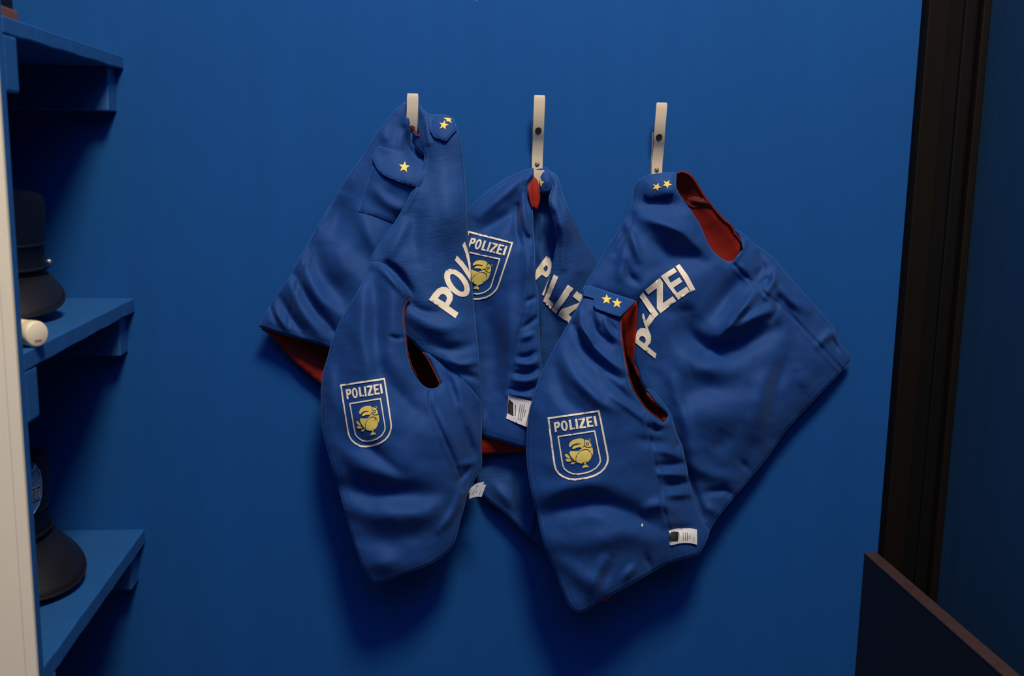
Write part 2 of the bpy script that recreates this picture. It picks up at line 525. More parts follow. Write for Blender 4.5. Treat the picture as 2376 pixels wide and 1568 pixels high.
def stitch(cl, parent):
    """a running stitch just inside the hem: short thread pieces lying on the cloth"""
    o = cl.o; n = len(o)
    area2 = sum(o[i][0] * o[(i + 1) % n][1] - o[(i + 1) % n][0] * o[i][1] for i in range(n))
    sg = 1 if area2 > 0 else -1
    A = []; B = []
    for i in range(n):
        a = o[i]; b = o[(i + 1) % n]; t = (b - a); L = np.linalg.norm(t)
        if L < 1e-6: continue
        t /= L; nrm = np.array([-t[1], t[0]]) * sg
        A.append(a + nrm * 9 + t * L * 0.12); B.append(a + nrm * 9 + t * L * 0.62)
    A = np.array(A); B = np.array(B)
    dd, _ = seg_dist(A, o); k = dd > 7.5; A = A[k]; B = B[k]
    if len(A) == 0: return
    t = (B - A) / np.linalg.norm(B - A, axis=1)[:, None]; nr = np.stack([-t[:, 1], t[:, 0]], 1) * 0.55
    Q = np.stack([A - nr, A + nr, B + nr, B - nr], 1).reshape(-1, 2)
    hh = cl.h(Q) + 0.0004
    W = P(Q[:, 0], Q[:, 1], hh); Wt = P(Q[:, 0], Q[:, 1], hh - 0.0006)
    m = len(A); vs = np.vstack([W, Wt]); fs = []
    for i in range(m):
        a = 4 * i; b = 4 * m + 4 * i
        fs.append((a, a + 1, a + 2, a + 3))
        for j in range(4): fs.append((a + j, a + (j + 1) % 4, b + (j + 1) % 4, b + j))
    s = new_obj('stitching', vs, fs, M_HEM, parent, smooth=False); s['kind'] = 'stuff'


def decal(name, polys, cl, mat, parent, off=0.0013, step=6.0, smooth_outline=False, thick=0.0004, hfun=None):
    """flat print, badge or flap: polygons (outline[, holes]) laid on the cloth"""
    Vs = []; Fs = []; n = 0
    for pg in polys:
        out = pg[0]; holes = pg[1] if len(pg) > 1 else []
        o = densify(out, step, 25 if not smooth_outline else 70) if smooth_outline else straight(out, step)
        hs = [densify(h_, step, 70) if smooth_outline else straight(h_, step) for h_ in holes]
        V, T = triangulate(o, hs, step)
        hh = cl.h(V) if hfun is None else hfun(V)
        A = P(V[:, 0], V[:, 1], hh + off); B = P(V[:, 0], V[:, 1], hh + off - thick)
        cnt = {(int(t[i]), int(t[(i + 1) % 3])) for t in T for i in range(3)}
        m = len(V)
        Vs += list(A) + list(A) + list(B)
        Fs += [tuple(int(i) + n for i in t) for t in T]
        Fs += [(e[1] + n + m, e[0] + n + m, e[0] + n + 2 * m, e[1] + n + 2 * m) for e in cnt if (e[1], e[0]) not in cnt]
        n += 3 * m
    return new_obj(name, Vs, Fs, mat, parent)


def straight(pts, step):
    p = np.array(pts, float); out = []
    for i in range(len(p)):
        a = p[i]; b = p[(i + 1) % len(p)]
        k = max(1, int(np.ceil(np.linalg.norm(b - a) / step)))
        out += [a + (b - a) * j / k for j in range(k)]
    return np.array(out)


def stroke(center, wd, closed=True):
    """polygon ring (outer, [inner]) or band around a centre line"""
    c = np.array(center, float); n = len(c); o = []; i_ = []
    for k in range(n):
        a = c[k - 1] if (k or closed) else c[k]; b = c[(k + 1) % n] if (k < n - 1 or closed) else c[k]
        t1 = c[k] - a; t2 = b - c[k]
        t1 = t1 / np.linalg.norm(t1) if np.linalg.norm(t1) > 0 else t2 / np.linalg.norm(t2)
        t2 = t2 / np.linalg.norm(t2) if np.linalg.norm(t2) > 0 else t1
        n1 = np.array([t1[1], -t1[0]]); n2 = np.array([t2[1], -t2[0]])
        m = n1 + n2; m /= np.linalg.norm(m); s = wd / 2 / max(0.4, m.dot(n1))
        o.append(c[k] + m * s); i_.append(c[k] - m * s)
    if closed: return (o, [i_])
    return (o + i_[::-1],)


def star(cx, cy, r, rot=0, sx=1.0, sy=1.0, ir=0.42):
    out = []
    for k in range(10):
        a = math.radians(rot) + k * math.pi / 5 - math.pi / 2
        rr = r if k % 2 == 0 else r * ir
        out.append((cx + sx * rr * math.cos(a), cy + sy * rr * math.sin(a)))
    return (out,)


def Z(ox, oy, s, pts):
    return [(ox + x / s, oy + y / s) for x, y in pts]


# ---------------------------------------------------------------- shield emblem (traced once, mapped to three places)
Q3 = [(90, 248), (1138, 98), (1325, 1090), (215, 1200)]
def bil(q, u, v_):
    q = np.array(q, float)
    return (q[0] * (1 - u) * (1 - v_) + q[1] * u * (1 - v_) + q[2] * u * v_ + q[3] * (1 - u) * v_)
def inv3(p):
    u = v_ = 0.5
    for _ in range(12):
        f = bil(Q3, u, v_) - np.array(p, float)
        e = 1e-4
        J = np.stack([(bil(Q3, u + e, v_) - bil(Q3, u, v_)) / e, (bil(Q3, u, v_ + e) - bil(Q3, u, v_)) / e], 1)
        s = np.linalg.solve(J, f); u -= s[0]; v_ -= s[1]
    return u, v_
def ell(cx, cy, rx, ry, rot, n=22):
    r = math.radians(rot)
    return [(cx + rx * math.cos(a) * math.cos(r) - ry * math.sin(a) * math.sin(r), cy + rx * math.cos(a) * math.sin(r) + ry * math.sin(a) * math.cos(r)) for a in [2 * math.pi * k / n for k in range(n)]]

EM_FRAME = [stroke([(108, 263), (1124, 118), (1170, 330), (1215, 560), (1262, 800), (1300, 990), (1309, 1060), (1309, 1115), (1292, 1180), (1245, 1270), (1165, 1350), (1050, 1415), (930, 1456), (850, 1473), (745, 1490), (650, 1500), (530, 1492), (410, 1444), (318, 1380), (262, 1305), (234, 1210), (205, 1010), (165, 710)], 36),
            stroke([(304, 634), (1042, 520), (1070, 660), (1110, 860), (1150, 1050), (1160, 1120), (1140, 1182), (1070, 1270), (960, 1335), (840, 1372), (700, 1392), (590, 1382), (495, 1337), (425, 1278), (405, 1230), (380, 1100), (345, 880)], 27)]
EM_TEXT = {
    'P': [([(215, 350), (300, 330), (335, 345), (347, 385), (335, 430), (308, 455), (270, 465), (280, 538), (240, 547)], [[(263, 374), (288, 370), (299, 392), (290, 417), (268, 422)]])],
    'O': [(ell(430, 415, 69, 108, -7), [ell(430, 415, 27, 72, -7)])],
    'L': [([(515, 300), (560, 288), (588, 456), (645, 450), (650, 482), (545, 500)],)],
    'I': [([(643, 282), (688, 270), (717, 472), (672, 482)],), ([(1015, 225), (1062, 215), (1100, 412), (1052, 423)],)],
    'Z': [([(712, 268), (845, 248), (850, 290), (795, 430), (868, 418), (875, 452), (738, 472), (735, 435), (795, 292), (720, 303)],)],
    'E': [([(865, 240), (990, 225), (995, 255), (915, 270), (922, 318), (985, 310), (990, 345), (930, 355), (940, 408), (1018, 396), (1023, 430), (898, 448)],)],
}
EM_BIRD = [
    ([(525, 830), (525, 790), (550, 745), (600, 705), (670, 680), (740, 670), (800, 675), (825, 690), (835, 730), (836, 780), (822, 820), (785, 862), (770, 855), (750, 848), (700, 852), (650, 870), (610, 885), (592, 875), (595, 850), (630, 815), (700, 795), (768, 785), (740, 772), (690, 772), (620, 790), (580, 815), (550, 845), (535, 845)],),
    ([(849, 695), (880, 700), (920, 715), (945, 740), (965, 770), (984, 823), (940, 846), (890, 844), (848, 818), (842, 800), (850, 770)], [ell(897, 783, 34, 34, 0, 16)]),
    (ell(897, 783, 18, 18, 0, 10),),
    stroke([(912, 717), (935, 722), (955, 708), (953, 688), (937, 679), (918, 685)], 9, False),
    ([(832, 832), (880, 862), (940, 866), (992, 844), (1008, 900), (1012, 960), (995, 1018), (980, 980), (950, 922), (900, 892), (850, 886), (790, 900), (735, 938), (693, 985), (662, 1040), (655, 1135), (600, 1080), (560, 1030), (538, 980), (540, 940), (560, 925), (640, 930), (710, 928), (750, 905), (785, 870)],),
    ([(850, 905), (910, 915), (955, 950), (980, 1010), (978, 1050), (950, 1100), (905, 1145), (850, 1170), (760, 1175), (700, 1160), (672, 1135), (668, 1080), (690, 1010), (730, 955), (780, 920)],),
    ([(442, 1010), (450, 985), (485, 985), (530, 1030), (560, 1080), (520, 1075), (470, 1050)],),
    ([(458, 1105), (470, 1080), (520, 1082), (600, 1115), (560, 1135), (500, 1140), (470, 1130)],),
    ([(560, 1180), (575, 1155), (650, 1145), (640, 1170), (610, 1190), (575, 1195)],),
    ([(832, 1160), (872, 1155), (864, 1192), (833, 1194)],),
    ([(800, 1275), (800, 1235), (830, 1205), (870, 1200), (910, 1220), (928, 1260), (890, 1250), (840, 1258)],),
]
def emblem(cl, quad, parent):
    """quad: where the four corners of Q3 lie in the photograph frame on this cloth"""
    def tr(polys):
        out = []
        for pg in polys:
            out.append(tuple([[tuple(bil(quad, *inv3(q))) for q in pg[0]]] + ([[[tuple(bil(quad, *inv3(q))) for q in hh] for hh in pg[1]]] if len(pg) > 1 else [])))
        return out
    e = decal('shield_emblem', tr(EM_FRAME), cl, M_PRINT, parent, step=5)
    e['label'] = 'cream shield outline print'
    for k, pol in EM_TEXT.items():
        for one in tr(pol):
            decal('letter_' + k.lower(), [one], cl, M_PRINT, parent_ok(e), step=5)
    b = decal('bird_print', tr(EM_BIRD), cl, M_YEL, e, step=5)
    b['label'] = 'yellow bird print'
    return e
def parent_ok(e): return e


# ---------------------------------------------------------------- coat hooks
def hook(x_top, y_top, x_bot, y_bot, label, lean=0.030):
    """double coat hook bent from one strip: y_top tip of the upper prong, y_bot lower screw end"""
    H = y_bot - y_top
    base = P(x_bot, y_bot - 0.3 * H, 0.0)
    t = thing('coat_hook', label, 'hook', tuple(base), 'cream double coat hooks on the blue wall')
    wd = 0.0152
    prof = [(0, lean, 0), (.04, lean + .0004, 0), (.12, lean + .0002, 0), (.25, lean - .0012, 0), (.38, lean - .0045, 0), (.5, lean - .0095, 0), (.62, lean - .0165, 0), (.72, lean - .0205, 0), (.83, lean - .0232, 0),
            (.93, .0062, 0), (1.02, .0058, 0), (1.12, .0058, 0), (1.22, .0070, 0), (1.29, .0120, 0), (1.31, .0185, 0), (1.285, .0245, 0), (1.22, .0285, 0), (1.14, .0300, 0), (1.03, .0310, 0)]
    pts = []
    for (s, h_, _) in prof:
        yy = y_top + s * H
        xx = x_top + (x_bot - x_top) * min(1, max(0, s))
        if s > 1: xx = x_bot + 1.0
        q = P(xx, yy, 0.004 if s > 1 else h_); 
        c = P(xx, yy, h_); c[0] = P(x_bot, yy, 0.005)[0] if s >= 1 else c[0]
        pts.append(c)
    pts = np.array(pts)
    # refine
    fine = densify([(p_[1], p_[2]) for p_ in pts], 0.004, 60, closed=False)
    sx = np.interp(np.linspace(0, 1, len(fine)), np.linspace(0, 1, len(pts)), pts[:, 0])
    vs = []; th = 0.0024
    n = len(fine)
    for i in range(n):
        a = fine[max(0, i - 1)]; b = fine[min(n - 1, i + 1)]; tt = (b - a) / (np.linalg.norm(b - a) + 1e-9)
        nn = np.array([-tt[1], tt[0]])   # (y,z) normal
        rr = 0.0006 if i in (0, n - 1) else 0.0
        for (su, sn) in ((-1, -1), (-1, 1), (1, 1), (1, -1)):
            vs.append((sx[i] + su * (wd / 2 - rr), fine[i][0] + nn[0] * sn * (th / 2 - rr * .5), fine[i][1] + nn[1] * sn * (th / 2 - rr * .5)))
    fs = []
    for i in range(n - 1):
        for k in range(4):
            fs.append((4 * i + k, 4 * i + (k + 1) % 4, 4 * i + 4 + (k + 1) % 4, 4 * i + 4 + k))
    fs += [(3, 2, 1, 0), tuple(4 * (n - 1) + k for k in range(4))]
    bm = bmesh.new()
    bvs = [bm.verts.new(q) for q in vs]
    for f in fs: bm.faces.new([bvs[i] for i in f])
    st = from_bm('strip', bm, M_HOOK, t, smooth=True)
    mo = st.modifiers.new('bevel', 'BEVEL'); mo.width = 0.0006; mo.segments = 2; mo.limit_method = 'ANGLE'; mo.angle_limit = math.radians(50)
    st.modifiers.new('wn', 'WEIGHTED_NORMAL')
    # back plate on the wall behind the prong
    za = P(x_bot, y_top + 0.42 * H, 0.0); zb = P(x_bot, y_top + 1.05 * H, 0.0)
    xc = P(x_bot, y_top + 0.8 * H, 0.002)[0]
    box('back_plate', xc - wd / 2, xc + wd / 2, -0.0032, 0.0, zb[2], za[2], M_HOOK, t, bev=0.0006)
    # clearance hole in the prong and the two screws
    def disc(nm, s, h_, r, mat, depth=0.0012, dome=True):
        yy = y_top + s * H; xx = x_top + (x_bot - x_top) * s
        c = P(xx, yy, h_)
        vs2 = [(c[0] + r * math.cos(k * math.pi / 8), c[1] + 0.0002, c[2] + r * math.sin(k * math.pi / 8)) for k in range(16)]
        vs2 += [(c[0] + .8 * r * math.cos(k * math.pi / 8), c[1] - depth * .8, c[2] + .8 * r * math.sin(k * math.pi / 8)) for k in range(16)]
        vs2 += [(c[0], c[1] - depth, c[2])]
        f2 = [(k, (k + 1) % 16, 16 + (k + 1) % 16, 16 + k) for k in range(16)] + [(16 + k, 16 + (k + 1) % 16, 32) for k in range(16)]
        return new_obj(nm, vs2, f2, mat, t), c
    i0 = np.argmin(abs(np.array([q[0] for q in prof]) - .48))
    hh = np.interp(.487, [q[0] for q in prof], [q[1] for q in prof])
    # hole follows the slope of the prong
    c = P(x_top + (x_bot - x_top) * .487, y_top + .487 * H, hh + .0016)
    zs = [(P(x_top, y_top + s * H, np.interp(s, [q[0] for q in prof], [q[1] for q in prof]))) for s in (.44, .53)]
    sl = (zs[0][1] - zs[1][1]) / (zs[0][2] - zs[1][2])
    r = 0.0045
    ring = [(c[0] + r * math.cos(a), c[1] + sl * r * math.sin(a), c[2] + r * math.sin(a)) for a in [k * math.pi / 10 for k in range(20)]]
    back = [(p_[0], p_[1] + 0.0008, p_[2]) for p_ in ring]
    new_obj('screw_hole', ring + back, [tuple(range(20))[::-1]] + [(k, (k + 1) % 20, 20 + (k + 1) % 20, 20 + k) for k in range(20)], M_HOLE, t, smooth=False)
    sc, c = disc('screw', .945, .0062 + .0013, 0.0034, M_SCREW)
    for an in (0.5, 2.07):
        dx, dz = math.cos(an) * .0022, math.sin(an) * .0022; ox, oz = -dz * .16, dx * .16
        yb = c[1] - 0.0011
        pts8 = [(c[0] + sx_ * dx + sy_ * ox, yb - (0.0004 if top else 0), c[2] + sx_ * dz + sy_ * oz) for top in (0, 1) for sx_, sy_ in ((-1, -1), (1, -1), (1, 1), (-1, 1))]
        new_obj('slot', pts8, [(4, 5, 6, 7), (0, 1, 5, 4), (1, 2, 6, 5), (2, 3, 7, 6), (3, 0, 4, 7)], M_HOLE if an > 1 else M_HOOK, sc, smooth=False)
    return t

hook(957.5, 217, 953, 386, 'cream metal coat hook with a folded blue vest hung over its upper prong')
hook(1252, 221, 1246, 390, 'cream metal coat hook, the middle one, with a vest on its lower prong')
hook(1535.5, 238, 1523, 403, 'cream metal coat hook above the two-star epaulette, farthest from the shelves')

# ---------------------------------------------------------------- vest on the first hook
V1 = thing('police_vest', 'blue police costume vest on the first hook with a one-star pocket flap', 'vest', tuple(P(960, 300, 0.02)), 'blue costume police vests on the hooks')
rear1 = Cloth([(938, 262), (900, 310), (800, 480), (715, 620), (660, 700), (606, 764), (623, 775), (687, 842), (746, 892), (800, 930), (880, 990), (985, 1020), (1020, 1000), (1036, 900), (1036, 700), (1030, 500), (1025, 340), (1005, 290), (975, 262)],
              [(940, 270, 10), (1040, 340, 12), (700, 620, 22), (606, 762, 34), (680, 800, 20), (746, 892, 24), (900, 700, 14), (1030, 900, 14), (1000, 1020, 14), (850, 500, 14)], seed=3, noise=0.6, step=9)
rear1.build('rear_panel', M_FAB, V1, face='rear')

pock = Cloth([(941, 238), (928, 247), (917, 256), (896, 283), (867, 320), (848, 355), (821, 391), (789, 441), (751, 503), (719, 559), (684, 620), (679, 634), (634, 698), (601, 757), (660, 775), (730, 794), (765, 806), (830, 824), (900, 700), (960, 560), (1000, 480), (1006, 410), (992, 378), (980, 367), (965, 350), (955, 330), (950, 305), (952, 292), (962, 282), (968, 262), (958, 246)],
             [(941, 240, 20), (970, 250, 18), (990, 330, 16), (975, 360, 20), (848, 355, 26), (900, 330, 30), (900, 450, 40), (950, 400, 47), (985, 405, 40), (800, 440, 30), (850, 560, 44), (719, 559, 34), (601, 757, 38), (660, 690, 44), (740, 690, 52), (765, 806, 54), (830, 824, 50), (960, 560, 34), (1000, 480, 30)],
             folds=[([(948, 258), (944, 290), (934, 335)], 11, 5), ([(938, 300), (948, 345), (972, 372)], 9, -6), ([(958, 300), (975, 330), (985, 368)], 7, 5),
                    ([(890, 300), (900, 330)], 14, 3), ([(800, 452), (775, 520), (770, 560)], 24, -6), ([(835, 490), (850, 530), (880, 590)], 20, 5), ([(770, 560), (800, 620), (850, 660)], 26, 4),
                    ([(735, 580), (750, 640), (800, 700)], 20, -5), ([(700, 600), (735, 680), (785, 730)], 15, 4), ([(686, 640), (720, 700), (765, 765)], 11, -4.5),
                    ([(668, 650), (700, 720), (745, 780)], 12, 4), ([(650, 690), (672, 730), (705, 775)], 9, -4), ([(634, 715), (650, 740), (668, 765)], 8, 3.5), ([(625, 700), (640, 745)], 6, -3),
                    ([(870, 440), (900, 470), (945, 490)], 14, 4), ([(850, 640), (820, 700), (800, 760)], 26, 4), ([(760, 740), (790, 800)], 9, -3)],
             seams=[[(732, 535), (703, 620), (682, 687), (671, 740), (665, 776)]], seed=5)
m_pock = pock.build('front_panel', M_FAB, V1)
# pocket bag and flap
bag = [(866, 385), (858, 410), (848, 441), (833, 489), (872, 501), (912, 517), (950, 470), (985, 420), (990, 390), (960, 385), (900, 380)]
def flap_h(cl, outline, lift, edge=5.0, amp=0.0):
    o = densify(outline, 6)
    def f(Vp):
        dd, _ = seg_dist(Vp, o)
        return cl.h(Vp) + lift * (1 - np.exp(-dd / edge)) + amp
    return f
pb = decal('pocket', [(bag,)], pock, M_FAB, m_pock, off=0.0016, step=5, thick=0.003, hfun=flap_h(pock, bag, 0.003))
tube_px('hem_edge', straight(bag, 5)[:30], pock.h(straight(bag, 5)[:30]) + 0.0012, 0.0006, M_HEM, m_pock)
flap = [(877, 340), (901, 345), (940, 357), (984, 374), (990, 400), (975, 434), (960, 431), (928, 422), (908, 414), (891, 406), (877, 393), (869, 378), (866, 366), (870, 352)]
fh = lambda Vp: pock.h(Vp) + 0.0045 + 0.008 * np.clip((Vp[:, 1] - 350 - (Vp[:, 0] - 877) * 0.3) / 70, 0, 1) - 0.001 * np.exp(-seg_dist(Vp, densify(flap, 6))[0] / 2)
pf = decal('pocket_flap', [(flap,)], pock, M_FABR, m_pock, off=0.0, step=4, smooth_outline=False, thick=0.0028, hfun=fh)
tube_px('hem_edge', densify(flap, 5), fh(densify(flap, 5)) - 0.0006, 0.0006, M_HEM, m_pock, closed=True)
decal('star', [star(938, 387, 13.5, 8)], pock, M_YEL, pf, off=0.0012, step=3, hfun=fh)['label'] = 'yellow star print'

sh1 = Cloth([(974, 243), (982, 256), (998, 266), (1035, 268), (1051, 276), (1060, 300), (1068, 329), (1076, 393), (1081, 468), (1085, 548), (1093, 647), (1101, 741), (1109, 821), (1116, 935), (1075, 883), (1035, 843), (1005, 826), (982, 816), (960, 794), (939, 778), (905, 745), (880, 690), (861, 608), (867, 588), (883, 567), (915, 519), (939, 479), (960, 436), (979, 393), (986, 366), (982, 345), (975, 318), (971, 280)],
            [(974, 243, 22), (1000, 268, 30), (1051, 276, 34), (1030, 320, 46), (985, 360, 34), (975, 290, 28), (1076, 393, 40), (1085, 548, 46), (1040, 500, 66), (960, 436, 50), (915, 519, 58), (862, 605, 66), (900, 640, 70), (950, 690, 72), (1000, 700, 78), (1101, 741, 52), (1060, 780, 80), (939, 778, 66), (1000, 815, 72), (1116, 930, 60), (1075, 883, 74)],
            folds=[([(1000, 340), (1030, 420), (1050, 520)], 34, 4), ([(968, 480), (960, 540), (965, 600)], 22, -5), ([(945, 520), (920, 560), (895, 600)], 14, 3.5), ([(985, 380), (965, 440), (940, 490)], 7, 2.5),
                   ([(950, 730), (1010, 760), (1080, 750)], 18, 4.5), ([(950, 700), (975, 720), (1010, 725)], 10, -3), ([(1000, 800), (1050, 810), (1095, 800)], 14, -4), ([(1040, 835), (1070, 845), (1105, 840)], 8, 3),
                   ([(982, 258), (990, 290), (994, 330)], 7, 3.5), ([(1060, 860), (1085, 870), (1108, 880)], 9, -3), ([(1020, 560), (1035, 620), (1030, 700)], 24, -3), ([(897, 612), (925, 634), (952, 678)], 9, -7)],
            seed=8, noise=0.8)
m_back1 = sh1.build('back_panel', M_FABR, V1)
nf = Cloth([(951, 297), (958, 303), (972, 318), (980, 335), (984, 360), (976, 355), (962, 338), (952, 318)], [(951, 297, 22), (972, 318, 30), (984, 360, 34), (952, 318, 14), (966, 340, 24)], seed=9, noise=0.3, step=3)
nf.build('neck_facing', M_FAB, V1, stitches=False)
tube_px('neck_rim', densify([(953, 293), (962, 303), (974, 318)], 4, closed=False), 0.028, 0.0011, M_RIM, V1)['label'] = 'red rim at the neck'
# lettering POLI on the back panel
def letters(seq, cl, parent, mat=M_PRINT, **kw):
    for nm, pg in seq:
        decal('letter_' + nm, [pg], cl, mat, parent, **kw)
z2 = lambda pts: Z(580, 580, 3.733, pts)
z4 = lambda pts: Z(1050, 360, 3.92, pts)
z6 = lambda pts: Z(1320, 360, 3.92, pts)
z7 = lambda pts: Z(1320, 660, 3.92, pts)
letters([('p', (z2([(1550, 430), (1590, 372), (1625, 335), (1665, 317), (1705, 322), (1738, 348), (1757, 390), (1755, 430), (1735, 468), (1722, 485), (1806, 543), (1780, 590)]), [z2([(1627, 418), (1650, 388), (1670, 378), (1692, 388), (1706, 410), (1702, 435), (1690, 455)])])),
         ('o', (z2(ell(1793, 284, 142, 84, 50, 26)), [z2(ell(1795, 285, 92, 38, 53, 20))])),
         ('l', (z2([(1775, 90), (1792, 48), (1840, 95), (1890, 165), (1908, 215), (1910, 272), (1880, 222), (1830, 150)]),))],
        sh1, m_back1, step=5)
decal('letter_i', [(z4([(88, 818), (112, 786), (128, 830), (150, 905), (163, 985), (166, 1070), (163, 1145), (155, 1075), (142, 985), (118, 890)]),)], sh1, M_PRINT, m_back1, step=4)
ep1 = [(998, 292), (1000, 305), (1008, 318), (1022, 322), (1035, 327), (1047, 313), (1060, 299), (1052, 279), (1035, 269), (1010, 268), (1003, 278)]
eh = flap_h(sh1, ep1, 0.0015, 2.0, 0.0045)
e1 = decal('epaulette', [(ep1,)], sh1, M_FAB, m_back1, off=0, step=3.5, thick=0.004, hfun=eh)
tube_px('hem_edge', straight(ep1, 4), eh(straight(ep1, 4)) - 0.0004, 0.0006, M_HEM, m_back1, closed=True)
decal('star', [star(1029.5, 290, 11.5, 12)], sh1, M_YEL, e1, off=0.0012, step=3, hfun=eh)
decal('star', [(Z(580, 200, 3.733, [(1675, 275), (1705, 272), (1745, 282), (1738, 295), (1748, 320), (1722, 303), (1700, 305), (1705, 292)]),)], sh1, M_YEL, e1, off=0.0012, step=3, hfun=eh)

fr1 = Cloth([(861, 608), (858, 628), (837, 666), (816, 700), (794, 738), (781, 767), (770, 794), (762, 826), (751, 864), (747, 896), (746, 928), (749, 993), (763, 1050), (787, 1133), (808, 1208), (827, 1269), (840, 1307), (854, 1336), (868, 1352), (891, 1348), (934, 1331), (988, 1312), (1028, 1288), (1049, 1264), (1060, 1237), (1066, 1210), (1076, 1176), (1082, 1151), (1103, 1106), (1116, 1082), (1116, 1034), (1116, 935), (1110, 923), (1075, 883), (1035, 843), (1005, 826), (985, 818), (998, 837), (1012, 865), (1025, 889), (1018, 898), (1000, 903), (982, 896), (966, 877), (952, 851), (944, 821), (939, 778), (935, 741), (936, 714), (943, 697), (953, 687), (942, 666), (920, 642), (897, 620), (886, 611)],
            [(861, 608, 70), (890, 615, 74), (953, 687, 80), (936, 714, 84), (820, 720, 84), (870, 700, 92), (900, 800, 104), (939, 778, 94), (762, 826, 78), (746, 928, 82), (820, 950, 108), (763, 1050, 88), (870, 1050, 118), (952, 851, 98), (966, 877, 96), (1000, 903, 90), (1025, 889, 80), (1075, 883, 76), (985, 818, 75), (1116, 935, 62), (1116, 1060, 60), (1040, 1000, 98), (980, 960, 110), (960, 1150, 116), (808, 1208, 96), (868, 1350, 100), (930, 1250, 112), (1000, 1300, 92), (1060, 1237, 78), (1090, 1120, 70), (1050, 1100, 92)],
            folds=[([(866, 640), (870, 720), (874, 800), (882, 860)], 20, -7), ([(905, 640), (915, 700), (912, 770)], 20, 4.5), ([(842, 680), (838, 760), (850, 850)], 20, 4), ([(884, 860), (920, 910), (970, 960)], 24, -6),
                   ([(905, 780), (925, 785), (938, 782)], 6, -2.5), ([(770, 860), (768, 930)], 14, 3), ([(780, 1030), (840, 1080), (910, 1110)], 24, 5), ([(840, 1020), (880, 1060), (930, 1100)], 14, -3), ([(790, 1130), (900, 1140), (1010, 1150)], 26, -9),
                   ([(810, 1180), (880, 1195), (960, 1190)], 20, 4), ([(930, 1210), (990, 1190), (1040, 1140)], 24, 4), ([(850, 1250), (920, 1250), (980, 1230)], 26, -4), ([(860, 1310), (920, 1305)], 18, 4),
                   ([(1010, 930), (1040, 1000), (1070, 1070)], 12, 4), ([(1060, 900), (1080, 960), (1100, 1020)], 12, 4), ([(1035, 870), (1060, 930)], 10, -4), ([(1085, 1000), (1100, 1060)], 8, -3), ([(1070, 1080), (1100, 1070)], 8, 3),
                   ([(1060, 1120), (1085, 1090)], 7, -3), ([(1020, 1230), (1050, 1190), (1070, 1140)], 10, 4), ([(885, 625), (910, 650), (935, 680)], 8, 4)],
            seams=[[(998, 908), (998, 941), (1017, 988), (1036, 1028), (1066, 1100), (1076, 1138)]], seed=12)
m_fr1 = fr1.build('front_panel', M_FAB, V1)
m_fr1['label'] = 'front panel half with the shield print'
rim1 = densify([(955, 688), (946, 697), (939, 716), (938, 741), (942, 778), (947, 819), (955, 848), (968, 873)], 5, closed=False)
tube_px('armhole_rim', rim1, fr1.h(rim1) - 0.0022, 0.0007, M_RIM, m_fr1)['label'] = 'red rim of the armhole'
rim1b = densify([(981, 817), (995, 838), (1009, 865), (1021, 889), (1017, 895)], 5, closed=False)
tube_px('armhole_rim', rim1b, fr1.h(rim1b) - 0.003, 0.0012, M_RIM, m_fr1)['label'] = 'red rim of the armhole'
emblem(fr1, [(789, 892), (893, 876.5), (909, 990), (806, 1001)], m_fr1)

class Flat:
    """a small curved tag: relief from a few control points"""
    def __init__(s, ctrl):
        c = np.array(ctrl, float); A = np.hstack([np.ones((len(c), 1)), c[:, :2]])
        s.k = np.linalg.lstsq(A, c[:, 2] / 1000, rcond=None)[0]; s.bow = 0; s.c = c[:, :2].mean(0)
    def h(s, p, roll=True):
        p = np.asarray(p, float); return s.k[0] + p @ s.k[1:] + s.bow * (((p - s.c) ** 2).sum(1)) / 1000

def care_tag(base, blacks, lines, fl, parent, label='white satin care tag with fine print', extra=None):
    t = decal('care_tag', [(base,)], fl, M_TAG, parent, off=0, step=4, thick=0.0006, smooth_outline=False)
    t['label'] = label
    if blacks: decal('black_patch', [(b,) for b in blacks], fl, M_TAGB, t, off=0.0004, step=4, thick=0.0003)
    segs = []
    rnd = random.Random(len(lines) + int(base[0][0]))
    for (a, b, wd_) in lines:
        a = np.array(a); b = np.array(b); L = np.linalg.norm(b - a); s = 0
        t_ = (b - a) / L; nn = np.array([-t_[1], t_[0]]) * wd_ / 2
        while s < L:
            l = rnd.uniform(1.6, 4.0); e_ = min(L, s + l)
            q0 = a + t_ * s; q1 = a + t_ * e_
            if e_ - s > 0.5: segs.append(([tuple(q0 - nn), tuple(q0 + nn), tuple(q1 + nn), tuple(q1 - nn)],))
            s = e_ + rnd.uniform(0.5, 0.9)
    if segs:
        pr = decal('fine_print', segs, fl, M_TAGG, t, off=0.0004, step=9, thick=0.0003); pr['kind'] = 'stuff'
    return t
zt1 = lambda pts: Z(1060, 1100, 17.42, pts)
f1 = Flat([(1079, 1152, 64), (1128, 1124, 82), (1118, 1152, 80), (1090, 1157, 66)])
care_tag(zt1([(330, 900), (420, 770), (500, 650), (600, 520), (700, 430), (800, 375), (900, 340), (1110, 300), (1075, 400), (700, 560), (520, 740), (370, 930)]), [], [], Flat([(1079, 1152, 62), (1128, 1124, 79), (1118, 1152, 77), (1090, 1157, 63)]), m_fr1, 'folded back layer of the care tag')
care_tag(zt1([(520, 740), (640, 590), (760, 470), (900, 415), (1190, 415), (1100, 640), (1000, 915), (880, 905), (750, 915), (620, 945), (505, 1000)]), [],
         [(zt1([p0])[0], zt1([p1])[0], 0.9) for p0, p1 in (((600, 650), (540, 800)), ((690, 620), (590, 880)), ((780, 540), (650, 850)), ((820, 620), (760, 790)), ((960, 660), (900, 850)))], f1, m_fr1)
